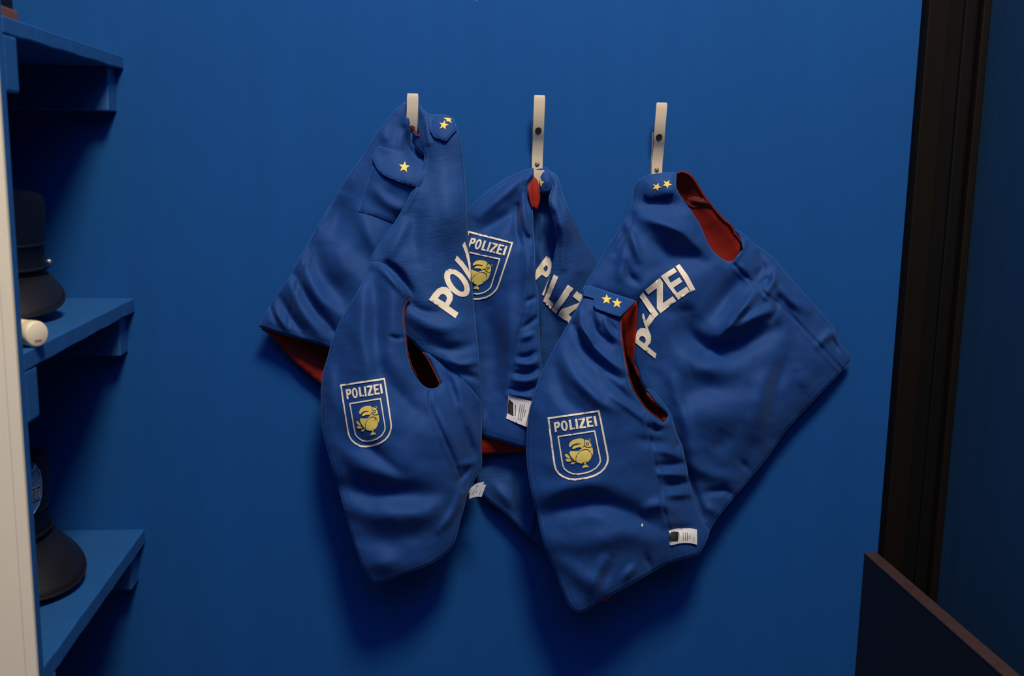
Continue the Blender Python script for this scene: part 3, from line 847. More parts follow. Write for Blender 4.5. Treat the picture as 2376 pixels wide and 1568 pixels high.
decal('tag_fold', [(zt1([(500, 745), (430, 830), (360, 940), (300, 1110), (255, 1250), (330, 1210), (400, 1110), (495, 1000)]),)], f1, M_TAGB, m_fr1, off=-0.001, step=4)['label'] = 'black folded end of the care tag'

# ---------------------------------------------------------------- vest on the middle hook
V2 = thing('police_vest', 'blue police costume vest gathered on the middle hook, red lining at its neck', 'vest', tuple(P(1250, 410, 0.02)), 'blue costume police vests on the hooks')
inn = Cloth([(1238, 396), (1262, 392), (1288, 404), (1304, 470), (1314, 560), (1306, 640), (1284, 700), (1262, 780), (1236, 780), (1231, 600), (1227, 440)],
            [(1238, 396, 10), (1288, 404, 14), (1227, 440, 8), (1304, 470, 14), (1260, 500, 7), (1314, 560, 16), (1250, 560, 9), (1306, 640, 18), (1262, 640, 18), (1236, 780, 12), (1262, 780, 16)],
            folds=[([(1255, 490), (1258, 520), (1254, 545)], 9, 4), ([(1260, 560), (1254, 590), (1262, 620)], 10, 3)], seed=23, noise=0.5)
m_inn = inn.build('inner_fold', M_FAB, V2, stitches=False)
bk2 = Cloth([(1262, 390), (1268, 390), (1280, 401), (1293, 411), (1300, 434), (1308, 459), (1325, 500), (1346, 539), (1369, 579), (1384, 607), (1398, 660), (1400, 760), (1392, 1000), (1360, 1200), (1310, 1315), (1274, 1303), (1268, 1277), (1221, 1237), (1175, 1192), (1128, 1154), (1112, 1125), (1096, 1040), (1150, 980), (1225, 900), (1249, 800), (1256, 720), (1266, 680), (1277, 640), (1284, 610), (1289, 585), (1294, 560), (1293, 540), (1285, 508), (1277, 478), (1275, 458), (1282, 436), (1278, 412)],
            [(1266, 390, 22), (1290, 410, 32), (1275, 458, 46), (1305, 470, 52), (1293, 540, 54), (1304, 520, 58), (1282, 610, 46), (1346, 539, 30), (1330, 620, 44), (1384, 607, 16), (1290, 680, 42), (1266, 680, 36), (1249, 800, 22), (1400, 700, 11), (1392, 950, 11), (1360, 1180, 16), (1310, 800, 26), (1320, 1000, 34), (1112, 1125, 18), (1180, 1080, 24), (1100, 1050, 12), (1200, 1150, 32), (1268, 1277, 36), (1310, 1310, 38), (1225, 900, 12)],
            folds=[([(1292, 420), (1290, 470), (1303, 540), (1308, 620)], 9, 4),
                   ([(1283, 440), (1277, 462), (1283, 485)], 6, 4), ([(1310, 470), (1320, 540), (1345, 620)], 16, 4), ([(1270, 690), (1290, 760), (1300, 850)], 20, -6), ([(1150, 1130), (1190, 1170)], 14, 5), ([(1200, 1090), (1210, 1170), (1240, 1230)], 16, -6), ([(1240, 1180), (1230, 1240)], 7, 5),
                   ([(1250, 600), (1246, 640), (1255, 680)], 9, 4)],
            seed=21, noise=0.9)
m_bk2 = bk2.build('back_panel', M_FABR, V2)
letters([('p', (z4([(748, 1145), (752, 1095), (760, 1045), (800, 985), (855, 915), (885, 935), (902, 975), (900, 1020), (888, 1075), (872, 1100), (850, 1112), (812, 1085)]), [z4([(825, 1030), (850, 1000), (868, 1015), (862, 1045), (845, 1060)])])),
         ('o', (z4([(893, 1065), (868, 1140), (838, 1215), (812, 1268), (830, 1278), (852, 1225), (880, 1150), (902, 1080)]), [z4([(878, 1130), (858, 1180), (838, 1240), (852, 1205), (872, 1160)])]))],
        inn, m_inn, step=4)
letters([('l', (z4([(921, 1084), (961, 1107), (876, 1312), (921, 1353), (894, 1400), (824, 1328)]),)),
         ('i', (z4([(1050, 1178), (1101, 1212), (940, 1441), (900, 1407)]),)),
         ('z', (z4([(1130, 1236), (1190, 1275), (1210, 1330), (1110, 1406), (1055, 1450), (1089, 1478), (1060, 1527), (957, 1455), (990, 1400), (1050, 1380), (1160, 1338), (1092, 1284)]),))],
        bk2, m_bk2, step=4)
lin2 = Cloth([(1080, 1008), (1150, 1006), (1238, 1030), (1242, 1046), (1180, 1050), (1114, 1054), (1085, 1056)], [(1080, 1010, 40), (1240, 1035, 50), (1085, 1056, 36), (1240, 1046, 46), (1160, 1030, 42)], seed=2, noise=0.3)
lin2.build('inner_hem', M_FAB, V2, face='rear')['label'] = 'turned-up hem showing red lining'

fr2 = Cloth([(1237, 391), (1225, 393), (1213, 397), (1178, 413), (1152, 429), (1126, 449), (1101, 472), (1083, 493), (1062, 520), (1044, 620), (1048, 800), (1066, 1000), (1095, 1006), (1116, 1010), (1157, 1020), (1193, 1032), (1217, 1038), (1240, 1046), (1262, 960), (1262, 880), (1254, 833), (1251, 782), (1248, 720), (1247, 679), (1242, 653), (1240, 628), (1240, 590), (1238, 554), (1236, 528), (1236, 503), (1231, 470), (1225, 444), (1226, 424), (1239, 408)],
            [(1237, 391, 24), (1213, 397, 24), (1152, 429, 26), (1083, 493, 28), (1062, 520, 24), (1034, 620, 20), (1045, 850, 22), (1140, 560, 48), (1200, 480, 42), (1228, 440, 38), (1236, 520, 44), (1225, 620, 62), (1244, 653, 58), (1130, 700, 46), (1200, 750, 62), (1252, 800, 64), (1120, 860, 40), (1180, 920, 56), (1258, 920, 60), (1060, 1000, 34), (1116, 1010, 48), (1217, 1038, 60), (1240, 1046, 58)],
            folds=[([(1222, 405), (1170, 450), (1110, 500)], 13, 5), ([(1212, 445), (1180, 500), (1120, 535)], 18, -8), ([(1213, 440), (1212, 480), (1224, 540)], 8, 6), ([(1202, 480), (1197, 530), (1206, 565)], 8, -6), ([(1220, 540), (1228, 562)], 5, -3),
                   ([(1236, 400), (1220, 420), (1216, 440)], 5, 4), ([(1222, 570), (1226, 630), (1218, 720)], 14, 4), ([(1180, 500), (1160, 560), (1160, 640)], 22, 3), ([(1130, 720), (1150, 800), (1150, 900)], 26, -6), ([(1185, 700), (1180, 800), (1165, 880)], 18, 4),
                   ([(1205, 828), (1225, 826), (1240, 818)], 6, -4), ([(1200, 842), (1225, 845), (1245, 838)], 7, 3.5), ([(1196, 866), (1225, 864), (1246, 856)], 5.5, -4), ([(1190, 880), (1220, 884), (1246, 876)], 8, 4), ([(1186, 903), (1215, 903), (1240, 898)], 5.5, -4), ([(1184, 914), (1210, 918), (1234, 922)], 6, 3.5),
                   ([(1214, 760), (1235, 745), (1246, 735)], 6, -3.5), ([(1222, 700), (1240, 690)], 6, -3), ([(1212, 785), (1236, 775)], 7, 3), ([(1120, 1000), (1124, 960)], 8, 3)],
            seams=[[(1234, 600), (1226, 680), (1203, 782), (1189, 846), (1180, 912)]], seed=31)
m_fr2 = fr2.build('front_panel', M_FAB, V2)
emblem(fr2, [(1087, 535.5), (1190.8, 562), (1154.3, 669), (1051, 642)], m_fr2)
zt2 = lambda pts: Z(1150, 900, 15.68, pts)
class On:
    def __init__(s, cl, off, slope=(0, 0, 0, 0)): s.cl = cl; s.off = off; s.sl = slope
    def h(s, p, roll=True):
        p = np.asarray(p, float); return s.cl.h(p, False) + s.off + s.sl[2] * np.maximum(0, (p[:, 0] - s.sl[0])) + s.sl[3] * (p[:, 1] - s.sl[1])
care_tag(zt2([(455, 270), (900, 380), (1350, 490), (1250, 950), (1160, 1425), (800, 1290), (380, 1105), (420, 920), (450, 600)]),
         [zt2([(470, 385), (560, 470), (640, 540), (650, 1025), (540, 960), (430, 910)])],
         [(zt2([p0])[0], zt2([p1])[0], ww) for p0, p1, ww in (((720, 600), (715, 1010), 2.2), ((900, 590), (820, 1150), 1.6), ((975, 590), (880, 1170), 1.7), ((1050, 600), (935, 1200), 1.7), ((1090, 790), (1020, 1070), 1.6), ((1190, 980), (1110, 1330), 1.4), ((560, 560), (570, 920), 0.7))],
         On(fr2, 0.0015, (1179, 917, 0.00009, 0)), m_fr2)
# folded red collar loop and the epaulette bunched on the prong
loop = [(1240, 410), (1247, 418), (1252, 440), (1253, 465), (1246, 488), (1240, 480), (1234, 483), (1231, 472), (1226, 445), (1227, 428), (1235, 418)]
rl = Cloth(loop, [(1240, 410, 34), (1252, 440, 37), (1226, 445, 45), (1240, 450, 41), (1246, 488, 38), (1231, 472, 44)], seed=4, noise=0.2, step=3, roll=0.0008, folds=[([(1238, 418), (1240, 450), (1243, 480)], 4, -1.2)])
o_ = rl.build('collar_facing', M_FAB, V2, lining=M_RED, face='rear'); o_['label'] = 'red lined collar facing'
ep2 = [(1256, 393), (1270, 396), (1280, 408), (1286, 420), (1281, 438), (1273, 447), (1258, 448), (1253, 438), (1254, 420), (1256, 405)]
ec = Cloth(ep2, [(1256, 393, 30), (1286, 420, 36), (1258, 448, 38), (1268, 420, 43), (1254, 420, 37)], seed=6, noise=0.3, step=3)
m_ep2 = ec.build('epaulette', M_FAB, V2, stitches=False)
decal('star', [(z4([(800, 205), (812, 235), (836, 243), (815, 260), (810, 292), (798, 268), (796, 240)]),)], ec, M_YEL, m_ep2, step=3)

# ---------------------------------------------------------------- vest on the third hook
V3 = thing('police_vest', 'blue police costume vest with two-star epaulettes and a red armhole, spread to the right', 'vest', tuple(P(1523, 410, 0.02)), 'blue costume police vests on the hooks')
rear3 = Cloth([(1483, 440), (1500, 418), (1542, 406), (1571, 404), (1583, 398.5), (1596, 403), (1608, 415), (1624, 439), (1636, 459), (1657, 485), (1677, 508), (1695, 523), (1703, 538), (1718, 559), (1727, 580), (1760, 620), (1830, 690), (1890, 780), (1910, 860), (1840, 960), (1760, 1060), (1690, 1150), (1600, 1240), (1520, 1250), (1450, 1150), (1425, 1000), (1425, 760), (1440, 600), (1470, 490)],
              [(1483, 440, 10), (1571, 404, 30), (1583, 398, 38), (1600, 407, 40), (1636, 459, 36), (1677, 508, 32), (1703, 538, 30), (1727, 580, 30), (1620, 520, 16), (1650, 560, 14), (1680, 590, 16), (1590, 440, 18), (1890, 780, 12), (1910, 860, 12), (1690, 1150, 14), (1520, 1260, 20), (1425, 1000, 18), (1425, 760, 20), (1440, 600, 14), (1600, 800, 10)],
              folds=[([(1600, 462), (1625, 470), (1650, 470)], 5, 1.2), ([(1605, 475), (1630, 475), (1650, 482)], 4, -1)], seed=41, noise=0.6, step=6)
m_rear3 = rear3.build('rear_panel', M_FAB, V3, face='rear')
tube_px('hem_edge', densify([(1571, 404), (1583, 398.5), (1596, 403), (1608, 415), (1624, 439), (1636, 459), (1657, 485), (1677, 508), (1695, 523), (1703, 538), (1718, 559), (1726, 579)], 5, closed=False), rear3.h(densify([(1571, 404), (1583, 398.5), (1596, 403), (1608, 415), (1624, 439), (1636, 459), (1657, 485), (1677, 508), (1695, 523), (1703, 538), (1718, 559), (1726, 579)], 5, closed=False)) + 0.001, 0.0019, M_RIM, m_rear3)['label'] = 'red rim of the armhole'
decal('elastic_gather', [(Z(1320, 360, 3.92, [(1050, 400), (1130, 375), (1235, 392), (1300, 478), (1240, 466), (1130, 474), (1080, 450)]),)], rear3, M_REDD, m_rear3, off=0.0015, step=4)['label'] = 'gathered darker patch inside the armhole'

bk3 = Cloth([(1473, 434), (1483, 418), (1511, 406), (1542, 402), (1569, 400), (1568, 412), (1567, 424), (1569, 439), (1588, 470), (1608, 498), (1626, 528), (1641, 564), (1654, 584), (1672, 600), (1690, 608.5), (1703, 606), (1715, 590), (1725.5, 580), (1722, 562), (1712, 542), (1703, 533), (1718, 538), (1743, 561), (1779, 587), (1800, 607), (1845, 659), (1892, 711), (1930, 758), (1942, 785), (1954, 803), (1975, 826), (1972, 836), (1954, 857), (1892, 923), (1826, 994), (1779, 1060), (1737, 1112), (1685, 1173), (1657, 1211), (1636, 1253), (1600, 1235), (1575, 1120), (1560, 1020), (1551, 964), (1534, 946), (1519, 929), (1498, 904), (1483, 869), (1474, 840), (1473, 810), (1476, 775), (1479, 724), (1480, 700), (1462, 700), (1422, 690), (1378, 676), (1354, 676), (1353, 670), (1366, 648), (1384, 620), (1404, 584), (1422, 556), (1440, 528), (1458, 495), (1470, 462)],
            [(1473, 434, 34), (1511, 406, 42), (1569, 400, 44), (1540, 440, 54), (1500, 480, 48), (1568, 430, 52), (1608, 498, 54), (1641, 564, 54), (1690, 608, 50), (1722, 575, 40), (1703, 534, 32), (1743, 561, 26), (1458, 495, 36), (1404, 584, 36), (1353, 671, 40), (1420, 640, 50), (1500, 560, 60), (1560, 620, 62), (1450, 740, 50), (1845, 659, 30), (1954, 803, 26), (1975, 828, 22), (1954, 857, 28), (1820, 780, 48), (1740, 720, 60), (1700, 850, 62), (1620, 900, 66), (1826, 994, 34), (1737, 1112, 42), (1760, 950, 52), (1640, 1060, 66), (1657, 1211, 56), (1636, 1253, 60), (1560, 1240, 60), (1480, 1080, 50), (1420, 900, 44)],
            folds=[([(1500, 470), (1540, 468), (1580, 480)], 20, -6), ([(1490, 505), (1540, 520), (1600, 540)], 14, 6), ([(1500, 555), (1560, 590), (1640, 600)], 24, -8), ([(1455, 520), (1470, 560), (1482, 600)], 10, 5), ([(1440, 560), (1445, 600), (1440, 640)], 14, 4),
                   ([(1470, 500), (1450, 545), (1430, 590)], 7, -4), ([(1452, 615), (1460, 640), (1480, 655)], 10, -4), ([(1470, 690), (1500, 660), (1530, 640)], 16, 3), ([(1560, 530), (1600, 555), (1635, 590)], 12, 4),
                   ([(1590, 730), (1600, 775), (1640, 812), (1700, 806), (1790, 765)], 25, -14), ([(1560, 870), (1600, 838), (1640, 848), (1720, 872)], 30, 5), ([(1672, 782), (1720, 720), (1770, 665)], 10, 10), ([(1640, 745), (1685, 690), (1725, 645)], 24, -10), ([(1640, 620), (1672, 680), (1680, 730)], 34, -3), ([(1580, 945), (1680, 965), (1770, 930)], 60, 8),
                   ([(1700, 765), (1750, 735), (1800, 715)], 12, 6), ([(1745, 700), (1760, 675), (1775, 650)], 9, -5), ([(1775, 690), (1795, 650), (1798, 625)], 8, 5), ([(1790, 740), (1800, 720), (1805, 690)], 8, -5), ([(1810, 700), (1830, 720), (1850, 760)], 14, -4),
                   ([(1706, 600), (1720, 580), (1728, 560)], 7, 5), ([(1720, 610), (1740, 640)], 14, 4), ([(1760, 590), (1770, 620), (1750, 650)], 9, -4), ([(1800, 640), (1830, 690), (1870, 720)], 12, 4), ([(1900, 800), (1925, 775), (1940, 770)], 10, 4), ([(1935, 790), (1945, 815)], 6, -4),
                   ([(1700, 900), (1620, 905), (1580, 940)], 26, -5), ([(1790, 850), (1770, 900), (1750, 1000)], 24, 5), ([(1830, 820), (1800, 900), (1790, 960)], 18, -4), ([(1860, 860), (1870, 900)], 14, 3), ([(1560, 880), (1590, 980), (1620, 1090)], 16, 5), ([(1600, 1080), (1650, 1100), (1700, 1110)], 16, 4),
                   ([(1640, 1142), (1680, 1136), (1700, 1150)], 9, -5), ([(1640, 1170), (1660, 1190)], 12, 4), ([(1720, 1070), (1735, 1090)], 9, -3), ([(1570, 1020), (1600, 1110), (1630, 1200)], 9, -4), ([(1690, 1000), (1660, 1050)], 24, -4)],
            seams=[[(1701, 612), (1760, 668), (1822, 720), (1892, 791), (1951, 855)]], seed=44, noise=1.1)
m_bk3 = bk3.build('back_panel', M_FAB, V3)
af = Cloth([(1477, 699), (1479, 724), (1476, 775), (1473, 810), (1474, 840), (1483, 869), (1498, 904), (1519, 929), (1534, 946), (1550, 964), (1546, 974), (1539, 979), (1526, 968), (1516, 945), (1500, 918), (1482, 880), (1466, 848), (1450, 820), (1436, 780), (1434, 740), (1450, 715)],
           [(1477, 699, 64), (1479, 724, 62), (1473, 810, 52), (1434, 740, 36), (1436, 780, 30), (1450, 820, 30), (1483, 869, 52), (1482, 880, 46), (1519, 929, 66), (1516, 945, 58), (1550, 964, 76), (1539, 979, 74), (1458, 760, 44)],
           folds=[([(1462, 710), (1458, 760), (1460, 810)], 7, -2)], seed=17, noise=0.3, step=4)
m_af = af.build('armhole_facing', M_FAB, V3, face='rear', piping=False); m_af['label'] = 'red facing turned inside the armhole'
nk = densify([(1421, 557), (1404, 585), (1384, 621), (1367, 647), (1355, 668)], 5, closed=False)
tube_px('neck_rim', nk, bk3.h(nk) - 0.002, 0.0010, M_RIM, m_bk3)['label'] = 'red rim of the neckline'
letters([('i', (z6([(970, 1010), (1006, 990), (1080, 1090), (1150, 1222), (1110, 1245), (1050, 1135)]),)),
         ('e', (z6([(835, 1100), (957, 1022), (983, 1060), (900, 1112), (925, 1160), (1005, 1110), (1032, 1150), (950, 1205), (985, 1252), (1072, 1194), (1100, 1242), (993, 1316)]),)),
         ('z', (z6([(693, 1225), (827, 1115), (855, 1155), (855, 1345), (945, 1283), (978, 1325), (833, 1437), (800, 1392), (800, 1208), (722, 1268)]),)),
         ('i', (z6([(642, 1284), (677, 1248), (816, 1446), (776, 1486)]),)),
         ('l', (z7([(738, 268), (776, 310), (722, 388), (698, 338)]),)),
         ('o', (z7([(668, 272), (680, 262), (700, 330), (720, 398), (750, 478), (735, 465), (705, 410), (680, 345), (668, 305)]),)),
         ('p', (z7([(785, 673), (690, 600), (605, 529), (604, 480), (622, 420), (655, 394), (700, 400), (733, 440), (748, 490), (742, 530), (714, 562), (797, 630)]), [z7([(636, 500), (642, 480), (665, 466), (690, 478), (701, 505), (690, 533), (676, 530)])]))],
        bk3, m_bk3, step=5)
ep3 = [(1496, 449), (1506, 459), (1537, 454), (1563, 446), (1566, 430), (1565, 403), (1542, 404), (1520, 410), (1500, 422)]
eh3 = lambda Vp: bk3.h(Vp, False) + 0.0025 + 0.005 * np.clip((Vp[:, 1] - 405) / 50, 0, 1) * np.clip((Vp[:, 0] - 1470) / 40, 0, 1) - 0.0012 * np.exp(-seg_dist(Vp, straight(ep3, 5))[0] / 1.5)
m_ep3 = decal('epaulette', [(ep3,)], bk3, M_FABR, m_bk3, off=0, step=3.5, thick=0.0045, hfun=eh3)
tube_px('hem_edge', straight(ep3, 4), eh3(straight(ep3, 4)) - 0.0006, 0.0007, M_HEM, m_bk3, closed=True)
decal('star', [star(1524, 433.5, 11.5, 22, 1.0, 0.85)], bk3, M_YEL, m_ep3, off=0.0012, step=3, hfun=eh3)
decal('star', [star(1547.8, 427, 11.5, 28, 1.0, 0.92)], bk3, M_YEL, m_ep3, off=0.0012, step=3, hfun=eh3)

fr3 = Cloth([(1353, 688), (1352, 672), (1360, 665), (1368, 664), (1422, 682), (1470, 697), (1479, 698), (1473, 699), (1453, 718), (1440, 735), (1438, 750), (1440, 780), (1445, 818), (1453, 859), (1463, 895), (1478, 923), (1498, 951), (1521, 969), (1539, 981), (1547, 975), (1551, 964), (1545, 955), (1534, 945), (1519, 929), (1500, 903), (1512, 905), (1535, 930), (1554, 958), (1568, 1002), (1579, 1026), (1590, 1070), (1597, 1110), (1612, 1167), (1632, 1216), (1645, 1228), (1640, 1250), (1626, 1275), (1614, 1286), (1551, 1305), (1509, 1328), (1453, 1360), (1396, 1391), (1354, 1417), (1340, 1421), (1323, 1405), (1309, 1374), (1288, 1321), (1263, 1258), (1246, 1188), (1230, 1117), (1224, 1075), (1223, 1022), (1229, 955), (1239, 920), (1251, 881), (1269, 843), (1295, 795), (1320, 751), (1338, 718)],
            [(1353, 680, 66), (1368, 664, 60), (1479, 698, 72), (1440, 735, 92), (1400, 720, 90), (1330, 760, 82), (1390, 850, 110), (1440, 800, 104), (1453, 859, 112), (1295, 795, 76), (1251, 881, 84), (1320, 930, 112), (1224, 1050, 92), (1340, 1060, 128), (1478, 923, 110), (1521, 969, 100), (1545, 975, 88), (1505, 905, 82), (1554, 958, 78), (1579, 1026, 78), (1440, 1020, 126), (1500, 1060, 114), (1550, 1080, 96), (1597, 1110, 76), (1612, 1167, 74), (1645, 1228, 70), (1626, 1275, 80), (1246, 1188, 104), (1360, 1200, 128), (1480, 1200, 118), (1560, 1230, 96), (1340, 1420, 112), (1288, 1321, 106), (1400, 1320, 122), (1509, 1328, 100)],
            folds=[([(1332, 755), (1360, 810), (1400, 850), (1440, 880)], 9, -6), ([(1350, 760), (1380, 805), (1420, 840), (1450, 860)], 9, 5), ([(1372, 730), (1385, 770), (1420, 800)], 8, -4), ([(1345, 720), (1352, 760), (1375, 790)], 7, 4), ([(1385, 725), (1390, 750)], 5, 3), ([(1400, 735), (1415, 770), (1436, 790)], 7, 4), ([(1412, 745), (1430, 770)], 5, -3),
                   ([(1300, 810), (1330, 870), (1380, 920)], 18, 5), ([(1290, 860), (1310, 920), (1360, 960)], 18, -4), ([(1400, 870), (1440, 910), (1480, 945)], 12, -5), ([(1420, 920), (1460, 945), (1510, 985)], 9, 4), ([(1340, 880), (1390, 930), (1430, 950)], 14, 4),
                   ([(1270, 1195), (1330, 1170), (1396, 1167), (1516, 1216)], 24, -10), ([(1250, 1150), (1320, 1130), (1400, 1120)], 24, 5), ([(1270, 1260), (1360, 1260), (1450, 1240), (1500, 1250)], 26, 5), ([(1500, 1180), (1530, 1170), (1560, 1180)], 14, 5),
                   ([(1300, 1300), (1350, 1340), (1390, 1360)], 22, 4), ([(1400, 1300), (1380, 1340), (1370, 1380)], 13, 3.5), ([(1420, 1300), (1405, 1350)], 10, -3), ([(1450, 1340), (1470, 1315)], 9, 4), ([(1500, 1290), (1508, 1320)], 8, -3),
                   ([(1480, 1020), (1540, 1030)], 12, -4), ([(1530, 1045), (1575, 1055)], 9, 4), ([(1525, 1080), (1590, 1075)], 9, -5), ([(1530, 1100), (1595, 1100)], 8, 4.5), ([(1540, 1125), (1600, 1120)], 8, -4), ([(1545, 1150), (1605, 1145)], 9, 4), ([(1570, 1040), (1580, 1020)], 6, -3),
                   ([(1500, 960), (1530, 985), (1550, 985)], 7, 4), ([(1508, 990), (1530, 1000)], 8, -4), ([(1545, 1230), (1600, 1225)], 12, -4)],
            seams=[[(1498, 965), (1502, 985), (1519, 1068), (1538, 1170), (1554, 1237), (1558, 1300)]], seed=52)
m_fr3 = fr3.build('front_panel', M_FAB, V3)
rim3 = densify([(1472, 700), (1455, 719), (1442, 736), (1441, 750), (1443, 780), (1448, 818), (1456, 858), (1466, 893), (1480, 920), (1500, 948), (1523, 966), (1539, 977)], 5, closed=False)
tube_px('armhole_rim', rim3, fr3.h(rim3) - 0.0022, 0.0011, M_RIM, m_fr3)['label'] = 'red rim of the armhole'
emblem(fr3, [tuple(q) for q in Z(1260, 940, 8.71, Q3)], m_fr3)
ep4 = [(1379, 692), (1378, 708), (1383, 715), (1412, 726), (1438, 734), (1448, 724), (1458, 714), (1471, 700), (1422, 684), (1385, 671), (1368, 667), (1356, 678), (1355, 685)]
eh4 = lambda Vp: fr3.h(Vp, False) + 0.002 + 0.007 * np.clip((Vp[:, 1] - 670 - (Vp[:, 0] - 1370) * 0.3) / 40, 0, 1) - 0.0012 * np.exp(-seg_dist(Vp, straight(ep4, 5))[0] / 1.5)
m_ep4 = decal('epaulette', [(ep4,)], fr3, M_FAB, m_fr3, off=0, step=3.5, thick=0.0045, hfun=eh4)
tube_px('hem_edge', straight(ep4, 4), eh4(straight(ep4, 4)) - 0.0006, 0.0007, M_HEM, m_fr3, closed=True)
decal('star', [star(1407.5, 694.3, 12.5, 2)], fr3, M_YEL, m_ep4, off=0.0012, step=3, hfun=eh4)
decal('star', [star(1431.7, 703, 12.5, 4)], fr3, M_YEL, m_ep4, off=0.0012, step=3, hfun=eh4)
zt3 = lambda pts: Z(1540, 1210, 22.4, pts)
care_tag(zt3([(262, 480), (480, 400), (700, 350), (1100, 335), (1450, 350), (1730, 410), (1740, 800), (1735, 1195), (1400, 1115), (1100, 1100), (800, 1130), (500, 1210), (320, 1230), (300, 1040)]),
         [zt3([(268, 540), (520, 515), (785, 525), (765, 780), (742, 1020), (500, 1022), (302, 1020)])],
         [(zt3([p0])[0], zt3([p1])[0], ww) for p0, p1, ww in (((1010, 550), (1020, 990), 1.2), ((1130, 540), (1140, 990), 1.5), ((1235, 560), (1240, 1000), 1.7), ((1355, 700), (1355, 905), 1.5), ((1570, 830), (1570, 1090), 1.3), ((815, 600), (800, 930), 0.9), ((545, 600), (550, 930), 0.8))],
         On(fr3, 0.002, (1551, 1230, 0.00003, 0)), m_fr3)
# red corner of the lining peeping out under the hem
pk = Cloth([(1385, 1378), (1400, 1372), (1425, 1360), (1421, 1380), (1416, 1389), (1408, 1394), (1397, 1394)], [(1385, 1378, 70), (1425, 1360, 72), (1408, 1394, 60), (1400, 1380, 68)], noise=0.1, step=3)
pk.build('inner_hem', M_FAB, V3, face='rear')
# lint
decal('lint', [([(1489, 1215), (1491, 1214), (1492, 1220), (1490, 1222), (1488, 1219)],), ([(1506, 1159), (1507.4, 1159), (1507, 1160.5)],)], fr3, M_PRINT, m_fr3, step=4)['kind'] = 'stuff'


# ---------------------------------------------------------------- caps
def lathe(name, prof, mat, parent, M4, seg=40, smooth=True, sx=1.0, a0=0.0, a1=2 * math.pi, zf=None):
    vs = []; fs = []; n = len(prof)
    full = abs(a1 - a0 - 2 * math.pi) < 1e-6
    m = seg if full else seg + 1
    for k in range(m):
        a = a0 + (a1 - a0) * k / seg
        for (r, z) in prof:
            zz = z + (zf(a, z) if zf else 0)
            vs.append(M4 @ Vector((r * math.cos(a) * sx, r * math.sin(a), zz)))
    for k in range(seg if full else seg):
        for i in range(n - 1):
            a = k * n + i; b = ((k + 1) % m) * n + i
            fs.append((a, b, b + 1, a + 1))
    return new_obj(name, vs, fs, mat, parent, smooth)


def police_cap(loc, rotz, tilt, label, b0, ext0, scale=1.0, peak=0.03):
    t = thing('peaked_hat', label, 'hat', loc, 'dark peaked hats on the shelves')
    M4 = Matrix.Translation(Vector(loc)) @ Matrix.Rotation(rotz, 4, 'Z') @ Matrix.Rotation(tilt, 4, 'Y') @ Matrix.Scale(scale, 4)
    R = 0.078
    lathe('band', [(R - .002, b0 - .002), (R + .001, b0), (R, b0 + .002), (R - .001, b0 + .038), (R + .001, b0 + .040), (R + .001, b0 + .043), (R - .003, b0 + .044)], M_CAP, t, M4)
    lathe('crown', [(R - .001, b0 + .040), (R + .001, b0 + .052), (R + .003, b0 + .066), (R + .004, b0 + .080), (R + .001, b0 + .092), (R - .01, b0 + .091), (.03, b0 + .088), (.001, b0 + .087)], M_CAP, t, M4,
          zf=lambda a, z: peak * (0.5 + 0.5 * math.cos(a)) ** 2 * max(0, min(1, (z - b0 - .046) / .04)))
    # visor: a curved bill from the band, sloping down and out
    vs = []; fs = []; NA = 28; NR = 8
    for side in (0, 1):
        for i in range(NA + 1):
            a = math.radians(-72 + 144 * i / NA)
            ext = ext0 * max(0.0, math.cos(a * 1.24)) ** 0.8
            for j in range(NR + 1):
                s = j / NR
                r = R + 0.0005 + ext * s
                z = b0 + 0.004 - (b0 - 0.006) * s * (ext / ext0) + 0.004 * math.sin(s * math.pi)
                if side: z -= 0.0022; r -= 0.0005
                z -= 0.002 * (1 - math.cos(a))
                vs.append(M4 @ Vector((r * math.cos(a), r * math.sin(a), z)))
    n1 = (NA + 1) * (NR + 1)
    for i in range(NA):
        for j in range(NR):
            a = i * (NR + 1) + j; b = a + NR + 1
            fs.append((a, b, b + 1, a + 1)); fs.append((n1 + a, n1 + a + 1, n1 + b + 1, n1 + b))
        a = i * (NR + 1) + NR; b = a + NR + 1
        fs.append((a, b, n1 + b, n1 + a))
    vis = new_obj('visor', vs, fs, M_VIS, t)
    rim = [vs[i * (NR + 1) + NR] + Vector((0, 0, -0.001)) for i in range(NA + 1)]
    tube('visor_rim', rim, 0.0019, M_VIS, vis, sides=8)
    # strap across the band front
    st = []
    for i in range(25):
        a = math.radians(-72 + 144 * i / 24); st.append(M4 @ Vector(((R + .0022) * math.cos(a), (R + .0022) * math.sin(a), b0 + .012)))
    tube('chin_strap', st, 0.0024, M_CAP, t, sides=6)
    for sg in (-1, 1):
        a = math.radians((70 if ext0 < 0.05 else 118) * sg)
        bm = bmesh.new(); bmesh.ops.create_uvsphere(bm, u_segments=12, v_segments=8, radius=0.0032)
        bmesh.ops.transform(bm, matrix=Matrix.Translation(M4 @ Vector(((R + .004) * math.cos(a), (R + .004) * math.sin(a), b0 + .018))), verts=bm.verts)
        from_bm('button', bm, M_SILVL, t, smooth=True)
    return t, M4

# where the visors touch the shelves
tip1 = PZ(140, 740, shelf_z[1])
tip2 = PZ(190, 1350, shelf_z[2])
print('tips', tip1, tip2, 'XS', XS, 'XL', XL, 'XR', XR)

def place_cap(px, py, zs, ang, label, b0, ext, scale, peak):
    """put the cap so that the lip of its visor stands at the pixel on the shelf"""
    tip = PZ(px, py, zs)
    dirv = np.array([math.cos(ang), math.sin(ang)])
    c = tip[:2] - dirv * (0.0785 + ext) * scale
    return police_cap((float(c[0]), float(c[1]), float(zs) + 0.001), ang, 0.0, label, b0, ext, scale, peak)

